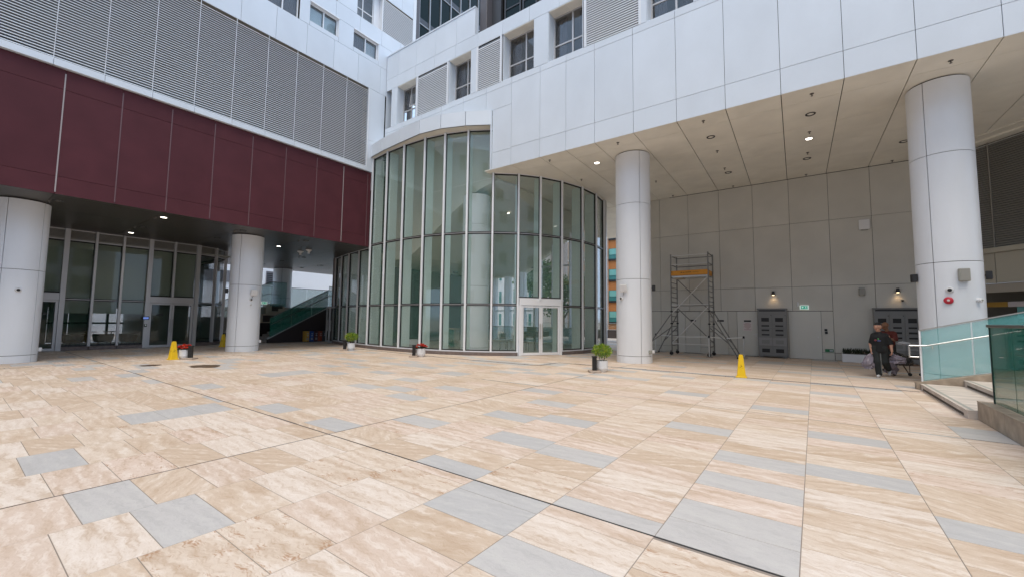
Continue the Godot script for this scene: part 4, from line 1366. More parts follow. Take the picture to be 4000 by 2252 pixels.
# ---------------------------------------------------------------- passage under the louvred block
func underpass() -> void:
	var s := thing("stair", W(13.5, 27.2, 0), "dark flanked stair with a glass balustrade rising beside the pavilion", "stair")
	var v0 := 27.2
	var slope := 0.528
	var fl := Geo.new()
	fl.prism([W(11.92, v0, 0.0), W(17.5, v0, 0.0), W(17.5, v0, 2.33), W(15.9, v0, 2.33), W(11.92, v0, 0.22)], W(0, 0.2, 0) )
	put(s, "flank", fl, M.stair_maroon)
	var cap := Geo.new()
	cap.prism([W(11.85, v0 - 0.03, 0.21), W(15.9, v0 - 0.03, 2.34), W(15.9, v0 - 0.03, 2.39), W(11.85, v0 - 0.03, 0.26)], W(0, 0.26, 0))
	put(s, "coping", cap, M.steel_dull)
	for k in 14:
		pbox(s, "tread", M.step_stone, 12.1 + k * 0.29, 12.42 + k * 0.29, v0 + 0.2, v0 + 2.6, k * 0.155, 0.155 + k * 0.155)
	pbox(s, "landing", M.step_stone, 16.1, 20.0, v0 + 0.2, v0 + 4.0, 2.2, 2.34)
	pbox(s, "flank", M.stair_maroon, 11.95, 16.0, v0 + 2.62, v0 + 2.8, 0.0, 1.2)
	var seg := [12.0, 13.3, 14.6, 15.75]
	for i in 3:
		var a: float = seg[i] + 0.01
		var b: float = seg[i + 1] - 0.01
		var g := Geo.new()
		g.prism([W(a, v0 + 0.06, 0.28 + (a - 12.0) * slope), W(b, v0 + 0.06, 0.28 + (b - 12.0) * slope), W(b, v0 + 0.06, 1.50 + (b - 12.0) * slope), W(a, v0 + 0.06, 1.50 + (a - 12.0) * slope)], W(0, 0.014, 0))
		put(s, "glass_panel", g, M.green_glass)
	pbox(s, "glass_panel", M.teal_glass, 15.77, 16.9, v0 + 0.06, v0 + 0.074, 2.36, 3.72)
	var rl := Geo.new()
	rl.path([W(11.98, v0 + 0.066, 1.52), W(15.75, v0 + 0.066, 1.52 + 3.75 * slope)], 0.022)
	rl.path([W(15.77, v0 + 0.066, 3.74), W(16.9, v0 + 0.066, 3.74)], 0.022)
	put(s, "top_rail", rl, M.steel_dark)
	var hr := Geo.new()
	hr.path([W(12.0, v0 - 0.05, 1.12), W(15.75, v0 - 0.05, 1.12 + 3.75 * slope), W(16.5, v0 - 0.05, 3.12)], 0.02)
	for x in [13.2, 14.5, 15.6]:
		hr.path([W(x, v0 - 0.05, 1.10 + (x - 12.0) * slope), W(x, v0 + 0.06, 1.04 + (x - 12.0) * slope)], 0.012)
	put(s, "handrail", hr, M.steel_dark)
	# seating steps beyond
	var te := thing("terrace", W(14, 31, 0), "cream concrete terrace with box seats beyond the stair", "terrace")
	pbox(te, "mass", M.concrete, 9.9, 14.2, 30.2, 34.5, 0.0, 1.55)
	pbox(te, "mass", M.concrete, 12.4, 17.0, 31.8, 36.0, 0.0, 2.3)
	pbox(te, "mass", M.concrete, 17.0, 34.0, 31.2, 36.2, 0.0, 2.36)
	for q in [[12.35, 30.1, 1.55], [13.6, 31.7, 2.3], [10.0, 30.1, 0.4]]:
		pbox(te, "box_seat", M.bench_cream, q[0], q[0] + 1.3, q[1] - 0.05, q[1] + 0.45, q[2] - 0.6, q[2] + 0.25, 0.01)
		pbox(te, "seat_recess", M.bench_brown, q[0] + 0.4, q[0] + 1.15, q[1] - 0.06, q[1] - 0.045, q[2] - 0.28, q[2] + 0.16)
		pbox(te, "seat_block", M.bench_cream, q[0] + 0.85, q[0] + 1.2, q[1] - 0.09, q[1] - 0.05, q[2] - 0.4, q[2] - 0.1)
	for k in 9:
		pbox(te, "step", M.step_stone, 10.0, 12.2, 29.6 + k * 0.3, 29.9 + k * 0.3, 0.0, 0.16 + k * 0.16)
	# teal balustrade at the far edge
	var bl := thing("teal_balustrade", W(20, 36, 2.36), "long teal glass balustrade at the far edge of the passage", "balustrade")
	for i in 10:
		pbox(bl, "glass_panel", M.teal_glass, 14.2 + i * 1.55, 15.73 + i * 1.55, 36.1, 36.114, 2.3, 4.05)
	pbox(bl, "rail", M.steel_dark, 14.2, 29.7, 36.07, 36.15, 4.05, 4.09)
	var b2 := thing("teal_balustrade", W(12, 31, 1), "short teal glass balustrade rising beside the second column", "balustrade")
	var g2 := Geo.new()
	g2.prism([W(10.2, 30.6, 1.2), W(13.4, 30.6, 2.6), W(13.4, 30.6, 4.0), W(10.2, 30.6, 2.4)], W(0, 0.014, 0))
	put(b2, "glass_panel", g2, M.teal_glass)
	pbox(b2, "glass_panel", M.teal_glass, 13.42, 14.5, 30.6, 30.614, 2.35, 4.0)
	var gr := Geo.new()
	gr.path([W(10.2, 30.607, 2.42), W(13.41, 30.607, 4.02), W(14.5, 30.607, 4.02)], 0.022)
	gr.path([W(10.2, 30.5, 1.75), W(13.1, 30.5, 3.15), W(13.9, 30.5, 3.15), W(13.9, 30.5, 3.0)], 0.018)
	put(b2, "rail", gr, M.steel_dark)
	# white brick wall outside
	var ww := thing("white_brick_wall", W(24, 46, 0), "white painted brick wall lit by the sky beyond the passage", "wall")
	for k in 46:
		pbox(ww, "brick_course", M.white_brick, 4.0, 44.0, 46.0, 46.2, k * 0.2 + 0.004, k * 0.2 + 0.196)
	pbox(ww, "core", M.white_brick, 4.0, 44.0, 46.02, 46.6, 0.0, 9.2)
	pbox(ww, "louvre", M.curtain_grey, 19.6, 21.5, 45.9, 45.99, 4.9, 6.3)
	pbox(ww, "louvre", M.curtain_grey, 12.6, 16.6, 45.9, 45.99, 4.9, 6.0)
	for k in 6:
		pbox(ww, "louvre_slat", M.fitting_dark, 19.65, 21.45, 45.86, 45.9, 5.0 + k * 0.2, 5.1 + k * 0.2)
	pbox(ww, "band", M.fitting_dark, 8.0, 14.5, 45.9, 45.99, 5.9, 7.0)
	# bins against the stair flank
	var nm := [["yellow", "bin_yellow", "yellow"], ["blue", "bin_blue", "blue"], ["brown", "bin_brown", "dark brown"], ["red", "bin_red", "rust red"], ["grey", "bin_grey", "dark grey"]]
	for i in 5:
		var u := 14.02 + i * 0.295
		var t := thing("recycling_bin", W(u + 0.14, 26.95, 0), "%s recycling bin with a white triangle below the stair" % nm[i][2], "bin", "recycling bins below the stair")
		pbox(t, "body", M[nm[i][1]], u, u + 0.27, 26.82, 27.16, 0.03, 0.66, 0.012)
		pbox(t, "lid", M[nm[i][1]], u - 0.004, u + 0.274, 26.81, 27.17, 0.661, 0.70, 0.012)
		pbox(t, "base", M.black, u + 0.01, u + 0.26, 26.84, 27.14, 0.0, 0.03)
		var c := W(u + 0.16, 26.815, 0.42)
		for k in 3:
			var a := PI / 2 + k * TAU / 3
			var a2 := PI / 2 + (k + 1) * TAU / 3
			var gg := Geo.new()
			gg.tube(c + Vector3(cos(a), sin(a), 0) * 0.055, c + Vector3(cos(a2), sin(a2), 0) * 0.055, 0.011, 6)
			put(t, "triangle_mark", gg, M.bin_print)
		pbox(t, "label_strip", M.bin_print, u + 0.10, u + 0.22, 26.814, 26.819, 0.53, 0.56)
		if i < 3:
			pbox(t, "picture_mark", M.cabinet_panel, u + 0.09, u + 0.22, 26.814, 26.819, 0.14, 0.28)
	# two open door leaves of the pavilion
	var od := thing("open_door", W(14.5, 24.9, 0), "pair of open glass door leaves folded back beside the recycling bins", "door")
	for q in [[14.86, 25.75], [14.42, 24.66]]:
		var A := W(q[0] - 0.05, q[1], 0)
		var B := W(q[0] + 0.75, q[1] + 0.12, 0)
		glass_door(od, A, B, 0.0, (B - A).length(), 0.0, 2.28, 0.07, M.frame_silver, M.hall_glass)
	var mt := Geo.new()
	mt.box(13.9, 13.98, 25.1, 25.5, 2.4, 2.44)

# ---------------------------------------------------------------- steps and glass at the near corner
func steps_and_glass() -> void:
	var s := thing("broad_steps", W(12.4, -3.5, 0), "broad shallow stone steps between two glass balustrades", "steps")
	for k in 7:
		var va := -2.10 - k * 0.75
		pbox(s, "step", M.step_stone, 10.56, 14.42, va - 0.78, va, 0.0 if k == 0 else k * 0.152 - 0.03, (k + 1) * 0.152 - 0.03, 0.004)
		pbox(s, "tread", M.step_stone, 10.56, 14.42, va - 0.76, va + 0.012, (k + 1) * 0.152 - 0.029, (k + 1) * 0.152, 0.004)
		pbox(s, "nosing", M.fitting_grey, 10.6, 14.4, va - 0.09, va - 0.04, (k + 1) * 0.152 + 0.0005, (k + 1) * 0.152 + 0.003)
		pbox(s, "riser_groove", M.bench_brown, 10.8, 14.2, va - 0.004, va + 0.003, (k + 0.12) * 0.152, (k + 0.42) * 0.152)
	pbox(s, "landing", M.step_stone, 6.0, 20.0, -12.0, -7.38, 0.0, 1.06)
	# sloping curb along the far side
	var cg := Geo.new()
	cg.prism([W(14.43, -2.02, 0.0), W(14.43, -8.0, 0.0), W(14.43, -8.0, 1.62), W(14.43, -2.02, 0.17)], W(0.22, 0, 0))
	put(s, "side_curb", cg, M.curb_stone)
	var b1 := thing("glass_balustrade", W(14.54, -2.2, 0.17), "pale blue glass balustrade with a steel handrail before the near column", "balustrade")
	var sl := 0.262
	var ends := [-2.16, -3.05, -4.3, -5.55, -6.8]
	for i in 4:
		var a: float = ends[i] - 0.012
		var b: float = ends[i + 1] + 0.012
		var g := Geo.new()
		g.prism([W(14.53, a, 0.21 + (-2.16 - a) * sl), W(14.53, b, 0.21 + (-2.16 - b) * sl), W(14.53, b, 1.45 + (-2.16 - b) * sl), W(14.53, a, 1.45 + (-2.16 - a) * sl)], W(0.016, 0, 0))
		put(b1, "glass_panel", g, M.teal_glass)
	var r := Geo.new()
	r.obox((W(14.538, -2.14, 1.465) + W(14.538, -6.8, 1.465 + 4.66 * sl)) / 2, (W(0, -4.66, 4.66 * sl)) / 2, Vector3(0.024, 0, 0), Vector3(0, 0.014, 0))
	put(b1, "top_rail", r, M.steel_dull)
	pbox(b1, "end_post", M.frame_white, 14.52, 14.56, -2.16, -2.13, 0.17, 1.47)
	var h := Geo.new()
	h.path([W(14.46, -2.1, 0.80), W(14.46, -1.93, 0.80), W(14.46, -1.93, 1.08), W(14.46, -2.25, 1.09), W(14.46, -6.8, 1.09 + 4.55 * sl)], 0.019)
	for q in [-2.35, -3.6, -4.9]:
		h.path([W(14.46, q, 1.06 + (-2.25 - q) * sl), W(14.47, q, 1.0 + (-2.25 - q) * sl), W(14.53, q, 1.0 + (-2.25 - q) * sl)], 0.011)
	put(b1, "handrail", h, M.chrome)
	# low wall and dark green balustrade nearest the camera
	var lw := thing("low_wall", W(9, -2.3, 0), "low beige stone wall carrying the green glass balustrade", "wall")
	for q in [[9.3, 10.55], [8.05, 9.297], [6.8, 8.047], [5.2, 6.797]]:
		pbox(lw, "stone_block", M.curb_stone, q[0], q[1], -2.62, -2.22, 0.0, 0.30, 0.004)
		pbox(lw, "coping", M.curb_stone, q[0], q[1], -2.62, -2.215, 0.302, 0.325, 0.004)
	var b2 := thing("glass_balustrade", W(9, -2.4, 0.33), "dark green glass balustrade on the low beige wall", "balustrade")
	for q in [[9.35, 10.28], [8.1, 9.33], [6.85, 8.08], [5.6, 6.83]]:
		pbox(b2, "glass_panel", M.green_glass, q[0], q[1], -2.38, -2.364, 0.34, 1.58)
	pbox(b2, "top_rail", M.steel_dark, 5.6, 10.34, -2.41, -2.335, 1.58, 1.625, 0.005)
	pbox(b2, "end_edge", M.fitting_dark, 10.282, 10.30, -2.39, -2.354, 0.33, 1.58)
	var h2 := Geo.new()
	h2.path([W(10.2, -2.46, 1.18), W(9.5, -2.46, 1.18), W(5.6, -2.46, 1.18)], 0.019)
	for q in [10.0, 8.75, 7.5]:
		h2.path([W(q, -2.46, 1.16), W(q, -2.45, 1.10), W(q, -2.38, 1.10)], 0.012)
	put(b2, "handrail", h2, M.chrome)
	# return balustrade climbing beside the steps
	var b3 := thing("glass_balustrade", W(10.45, -5, 0.6), "green glass balustrade climbing beside the broad steps behind the low wall", "balustrade")
	for i in 4:
		var a := -2.75 - i * 1.2
		var b := a - 1.18
		var g := Geo.new()
		g.prism([W(10.42, a, 0.34 + (-2.4 - a) * 0.2), W(10.42, b, 0.34 + (-2.4 - b) * 0.2), W(10.42, b, 1.5 + (-2.4 - b) * 0.2), W(10.42, a, 1.5 + (-2.4 - a) * 0.2)], W(0.016, 0, 0))
		put(b3, "glass_panel", g, M.green_glass)
	var h3 := Geo.new()
	h3.path([W(10.52, -2.7, 1.22), W(10.52, -7.5, 2.2)], 0.019)
	put(b3, "handrail", h3, M.chrome)
	var cb := Geo.new()
	cb.prism([W(10.33, -2.63, 0.0), W(10.33, -7.6, 0.0), W(10.33, -7.6, 1.4), W(10.33, -2.63, 0.36)], W(0.22, 0, 0))
	put(s, "side_curb", cb, M.curb_stone)

# ---------------------------------------------------------------- what stands beyond
func far_side() -> void:
	var o := thing("orange_building", W(48, 19, 0), "orange and pink building with teal windows seen through the gap", "building")
	pbox(o, "core", M.brick_orange, 48.1, 56.0, 10.0, 26.0, -3.0, 30.0)
	for i in 7:
		var v := 11.05 + i * 2.4
		pbox(o, "pier", M.pier_pink, 47.7, 48.1, v - 0.35 + 0.0, v + 0.35, -3.0, 30.0)
		for k in 8:
			pbox(o, "pier_band", M.far_white, 47.66, 47.7, v - 0.36, v + 0.36, 1.55 + k * 2.55, 1.67 + k * 2.55)
	for i in 6:
		for k in 9:
			var v := 11.05 + i * 2.4
			var h := 3.3 + (k - 2) * 2.55
			var w := pbox(o, "window", M.teal_window, 48.04, 48.09, v + 0.4, v + 2.0, h + 0.5, h + 2.0)
			pbox(w, "upper_pane", M.teal_pale, 48.0, 48.03, v + 0.5, v + 1.9, h + 1.25, h + 1.95)
			pbox(w, "frame", M.fitting_dark, 47.98, 48.035, v + 0.4, v + 2.0, h + 0.5, h + 0.72)
	var pr := thing("far_parapet", W(37, 15, 0), "dark parapet with a glass screen at the far end of the passage", "parapet")
	pbox(pr, "wall", M.parapet_brown, 37.0, 37.3, 6.0, 26.0, 0.0, 0.74)
	pbox(pr, "coping", M.steel_dull, 36.97, 37.33, 6.0, 26.0, 0.74, 0.8)
	for i in 12:
		pbox(pr, "glass_panel", M.clear_glass, 37.1, 37.112, 6.1 + i * 1.6, 7.65 + i * 1.6, 0.82, 1.35)
	pbox(pr, "rail", M.steel_dull, 37.07, 37.14, 6.0, 26.0, 1.35, 1.39)
	# white slab block with narrow windows seen through the pavilion
	var wb := thing("white_tower", W(46, 33, 0), "white block with narrow dark windows seen through the pavilion glass", "building")
	pbox(wb, "wall", M.far_white, 46.0, 56.0, 29.5, 37.5, -3.0, 26.0)
	for i in 3:
		for k in 7:
			var v := 30.3 + i * 2.5
			pbox(wb, "window", M.teal_window, 45.96, 46.0, v, v + 0.4, 0.8 + k * 3.1, 2.4 + k * 3.1)
			pbox(wb, "window", M.teal_window, 45.96, 46.0, v + 0.7, v + 1.1, 0.8 + k * 3.1, 2.4 + k * 3.1)
	# trees beyond the pavilion
	far_tree(W(42.0, 27.2, -1.0), 10.5, 5, "leafy green tree seen through the pavilion doors")
	far_tree(W(44.5, 24.6, -1.0), 8.5, 6, "smaller green tree beside the orange building behind the pavilion")
	# white building across the court, behind the camera: the pavilion glass mirrors it
	var ob := thing("opposite_building", W(-18.5, 0, 0), "white building with dark windows across the court mirrored in the pavilion glass", "building")
	pbox(ob, "wall", M.opposite_white, -19.5, -18.5, -24.0, 18.4, 0.0, 24.0)
	for k in 6:
		for i in 12:
			var v := -22.0 + i * 3.3 + (0.9 if k % 2 else 0.0)
			var w := pbox(ob, "window", M.dark_glass, -18.5, -18.46, v, v + 1.5, 3.4 + k * 3.4, 5.3 + k * 3.4)
			pbox(w, "frame", M.frame_white, -18.46, -18.42, v + 0.72, v + 0.78, 3.4 + k * 3.4, 5.3 + k * 3.4)

	added_court_building()

func added_court_building() -> void:  # unseen block added so the hall glass mirrors something darker than open horizon
	var cb := thing("added_court_building", W(-2, -26, 0), "unseen grey white building added behind the viewpoint to darken reflections in the glazed room", "building")
	pbox(cb, "wall", M.opposite_white, -18.4, 14.0, -27.0, -26.0, 0.0, 20.0)
	for k in 5:
		for i in 9:
			var u := -16.5 + i * 3.3
			var w := pbox(cb, "window", M.dark_glass, u, u + 1.9, -26.0, -25.96, 0.9 + k * 3.6, 3.2 + k * 3.6)
			pbox(w, "frame", M.frame_white, u + 0.92, u + 0.98, -25.96, -25.92, 0.9 + k * 3.6, 3.2 + k * 3.6)

func far_tree(at: Vector3, tall: float, seed: int, label: String) -> void:
	var t := thing("tree", at, label, "tree", "trees beyond the pavilion")
	var r := RandomNumberGenerator.new()
	r.seed = seed
	var g := Geo.new()
	g.tube(at, at + Vector3(0, tall * 0.55, 0), 0.2, 8, 0.1)
	var tips := []
	for i in 9:
		var a := at + Vector3(0, tall * r.randf_range(0.3, 0.55), 0)
		var b := a + Vector3(r.randf_range(-1.6, 1.6), tall * r.randf_range(0.15, 0.4), r.randf_range(-1.6, 1.6))
		g.tube(a, b, 0.07, 6, 0.02)
		tips.append(b)
	put(t, "trunk", g, M.bark)
	var c := Geo.new()
	for k in 2600:
		var tip: Vector3 = tips[r.randi() % tips.size()]
		var d := Vector3(r.randfn(), r.randfn() * 0.7, r.randfn()) * 0.62
		var p := tip + d
		var x := Vector3(r.randfn(), r.randfn(), r.randfn()).normalized() * 0.13
		var y := x.cross(Vector3(r.randfn(), r.randfn(), r.randfn())).normalized() * 0.09
		c.quad(p - x - y, p + x - y, p + x + y, p - x + y, x.cross(y).normalized())
	put(t, "crown", c, M.far_leaf)

# round column clad in curved panels with open joints; seams in degrees, joints by height
func one_column(called: String, cu: float, cv: float, r: float, top: float, joints: Array, seams: Array, label: String) -> Node3D:
	var t := thing(called, W(cu, cv, 0), label, "column", "round columns")
	var core := Geo.new()
	core.lathe([Vector2(r - 0.035, 0.0), Vector2(r - 0.035, top)], W(cu, cv, 0), 40)
	put(t, "core", core, M.backing)
	var hs := [0.0] + joints + [top - 0.03]
	var gap := 0.009 / r
	for i in seams.size():
		var a0 := deg_to_rad(seams[i]) + gap
		var a1 := deg_to_rad(seams[(i + 1) % seams.size()]) - gap
		if a1 < a0: a1 += TAU
		for k in hs.size() - 1:
			var g := Geo.new()
			g.shell(cu, cv, r - 0.035, r, a0, a1, hs[k] + (0.0 if k == 0 else 0.008), hs[k + 1] - 0.008, int(ceil((a1 - a0) * 14)))
			put(t, "curved_panel", g, M["column_panel_%d" % ((i + k) % 3)])
	return t

func columns() -> void:
	one_column("round_column", 1.38, 21.8, 0.67, 5.44, [0.25, 3.07], [239.5, 315.3, 30.0, 120.0], "white round column at the left edge before the glazed room")
	one_column("round_column", 8.43, 21.82, 0.66, 5.44, [0.25, 3.07], [223.7, 308.0, 40.0, 130.0], "white round column between the glazed room and the stair")
	one_column("round_column", 15.87, 34.3, 0.67, 5.44, [3.07], [240.0, 330.0, 60.0, 150.0], "shaded round column farthest back under the dark soffit")
	one_column("round_column", 16.26, 5.8, 0.68, 8.34, [0.27, 3.23, 6.23], [124.6, 222.1, 310.0], "tall white round column beside the scaffold tower")
	one_column("round_column", 16.2, -3.04, 0.65, 8.34, [0.29, 3.27, 6.23], [144.9, 257.2, 20.0], "tall white round column behind the pale blue balustrade")
	# fittings on the columns
	var C := {1: [1.38, 21.8, 0.67], 2: [8.43, 21.82, 0.66], 3: [16.26, 5.8, 0.68], 4: [16.2, -3.04, 0.65]}
	for q in [[1, 274.0, 2.39, "column at the left edge"], [2, 269.6, 2.39, "second column under its white floodlight"], [3, 157.6, 2.48, "scaffold-side column under its white floodlight"], [4, 169.4, 2.52, "near column above the red bell"]]:
		dome_camera(C[q[0]], q[1], q[2], "white dome camera on the " + q[3])
	for q in [[2, 276.0, 2.72, "tilted white floodlight on the column by the stair"], [3, 170.0, 2.87, "white floodlight with a dangling cable on the column by the scaffold"]]:
		var c: Array = C[q[0]]
		var a := deg_to_rad(q[1])
		var e := W(cos(a), sin(a), 0)
		var s := Vector3.UP.cross(e)
		var at: Vector3 = W(c[0], c[1], q[2]) + e * c[2]
		var t := thing("floodlight", at, q[3], "floodlight")
		var g := Geo.new()
		g.obox(at + e * 0.10, s * 0.15, Vector3(0, 0.14, 0) + e * 0.03, e * 0.035 - Vector3(0, 0.008, 0), 0.02)
		put(t, "housing", g, M.fitting_white)
		var b := Geo.new()
		b.path([at, at + e * 0.08], 0.02)
		b.path([at + e * 0.06 + Vector3(0, -0.12, 0), at + e * 0.03 + Vector3(0, -0.2, 0) - s * 0.03, at + Vector3(0, -0.26, 0) - s * 0.04], 0.008)
		put(t, "bracket", b, M.fitting_dark)
	for q in [[2, 160.6, 2.79, "small black speaker on the column by the glazed room"], [3, 285.0, 2.91, "small black speaker on the column facing the scaffold"], [4, 101.0, 2.9, "small black speaker on the near column facing the lockers"], [4, 256.7, 2.91, "small black speaker on the near column facing the counter"]]:
		var c: Array = C[q[0]]
		var a := deg_to_rad(q[1])
		var e := W(cos(a), sin(a), 0)
		var s := Vector3.UP.cross(e)
		var at: Vector3 = W(c[0], c[1], q[2]) + e * c[2]
		var t := thing("speaker", at, q[3], "speaker", "black speakers on the columns")
		var g := Geo.new()
		g.obox(at + e * 0.075, s * 0.07, Vector3(0, 0.11, 0), e * 0.06, 0.012)
		put(t, "cabinet", g, M.fitting_dark)
		var f := Geo.new()
		f.obox(at + e * 0.137, s * 0.058, Vector3(0, 0.095, 0), e * 0.002)
		put(t, "grille", f, M.black)
		var b := Geo.new()
		b.tube(at, at + e * 0.02, 0.02, 8)
		put(t, "bracket", b, M.fitting_dark)
	for q in [[1, 354.6, 0.40, "pale socket box low on the column at the left edge"], [2, 337.2, 0.44, "pale socket box low on the column by the stair"], [3, 253.9, 0.43, "grey socket box low on the column by the scaffold"], [3, 285.0, 0.43, "pale socket box at the scaffold side of its column"]]:
		var c: Array = C[q[0]]
		var a := deg_to_rad(q[1])
		var e := W(cos(a), sin(a), 0)
		var s := Vector3.UP.cross(e)
		var at: Vector3 = W(c[0], c[1], q[2]) + e * c[2]
		var t := thing("socket_box", at, q[3], "socket", "socket boxes on the columns")
		var g := Geo.new()
		g.obox(at + e * 0.04, s * 0.055, Vector3(0, 0.065, 0), e * 0.042, 0.012)
		put(t, "box", g, M.fitting_grey if q[1] == 253.9 else M.fitting_white)
		var f := Geo.new()
		f.obox(at + e * 0.086, s * 0.042, Vector3(0, 0.035, 0), e * 0.006, 0.004)
		put(t, "flap", f, M.fitting_grey)
	# near column: grey loudspeaker, red bell, white detector
	var c: Array = C[4]
	var a := deg_to_rad(192.3)
	var e := W(cos(a), sin(a), 0)
	var s := Vector3.UP.cross(e)
	var at: Vector3 = W(c[0], c[1], 2.9) + e * c[2]
	var t := thing("loudspeaker", at, "square grey loudspeaker on the near column", "loudspeaker")
	var g := Geo.new()
	g.obox(at + e * 0.06, s * 0.105, Vector3(0, 0.165, 0), e * 0.055, 0.014)
	put(t, "cabinet", g, M.fitting_grey)
	var f := Geo.new()
	f.obox(at + e * 0.117, s * 0.09, Vector3(0, 0.15, 0), e * 0.002)
	put(t, "grille", f, M.louvre_grey)
	a = deg_to_rad(166.6)
	e = W(cos(a), sin(a), 0)
	at = W(c[0], c[1], 2.25) + e * c[2]
	t = thing("alarm_bell", at, "round red fire alarm bell on the near column", "alarm bell")
	var turn := Basis(Quaternion(Vector3.UP, e))
	g = Geo.new()
	g.lathe([Vector2(0.0, 0.06), Vector2(0.05, 0.058), Vector2(0.088, 0.04), Vector2(0.095, 0.015), Vector2(0.095, 0.0)], at, 22, 0, TAU, turn)
	put(t, "gong", g, M.alarm_red)
	f = Geo.new()
	f.lathe([Vector2(0.0, 0.075), Vector2(0.022, 0.072), Vector2(0.03, 0.058)], at, 14, 0, TAU, turn)
	put(t, "hub", f, M.notice_paper)
	a = deg_to_rad(218.5)
	e = W(cos(a), sin(a), 0)
	at = W(c[0], c[1], 2.25) + e * c[2]
	t = thing("detector", at, "round white detector on the near column right of the bell", "detector")
	turn = Basis(Quaternion(Vector3.UP, e))
	g = Geo.new()
	g.lathe([Vector2(0.0, 0.10), Vector2(0.045, 0.095), Vector2(0.055, 0.06), Vector2(0.05, 0.03), Vector2(0.06, 0.0)], at, 18, 0, TAU, turn)
	put(t, "body", g, M.fitting_white)
	f = Geo.new()
	f.lathe([Vector2(0.0, 0.108), Vector2(0.02, 0.106), Vector2(0.022, 0.097)], at, 12, 0, TAU, turn)
	put(t, "eye", f, M.fitting_grey)
	a = deg_to_rad(269.3)
	e = W(cos(a), sin(a), 0)
	at = W(8.43, 21.82, 2.15) + e * 0.66
	t = thing("detector", at, "small white detector below the camera on the column by the stair", "detector")
	turn = Basis(Quaternion(Vector3.UP, e))
	g = Geo.new()
	g.lathe([Vector2(0.0, 0.07), Vector2(0.03, 0.065), Vector2(0.045, 0.03), Vector2(0.045, 0.0)], at, 16, 0, TAU, turn)
	put(t, "body", g, M.fitting_white)
	f = Geo.new()
	f.lathe([Vector2(0.0, 0.078), Vector2(0.015, 0.076), Vector2(0.016, 0.068)], at, 12, 0, TAU, turn)
	put(t, "eye", f, M.fitting_grey)

func dome_camera(c: Array, deg: float, h: float, label: String) -> void:
	var a := deg_to_rad(deg)
	var e := W(cos(a), sin(a), 0)
	var at: Vector3 = W(c[0], c[1], h) + e * c[2]
	var t := thing("security_camera", at, label, "camera", "dome cameras on the columns")
	var turn := Basis(Quaternion(Vector3.UP, e))
	var g := Geo.new()
	g.lathe([Vector2(0.045, 0.05), Vector2(0.065, 0.045), Vector2(0.078, 0.02), Vector2(0.08, 0.0)], at, 20, 0, TAU, turn)
	put(t, "housing", g, M.fitting_white)
	var d := Geo.new()
	d.ball(at + e * 0.045, Vector3(0.043, 0.043, 0.043), 8, 14)
	put(t, "dome", d, M.black)

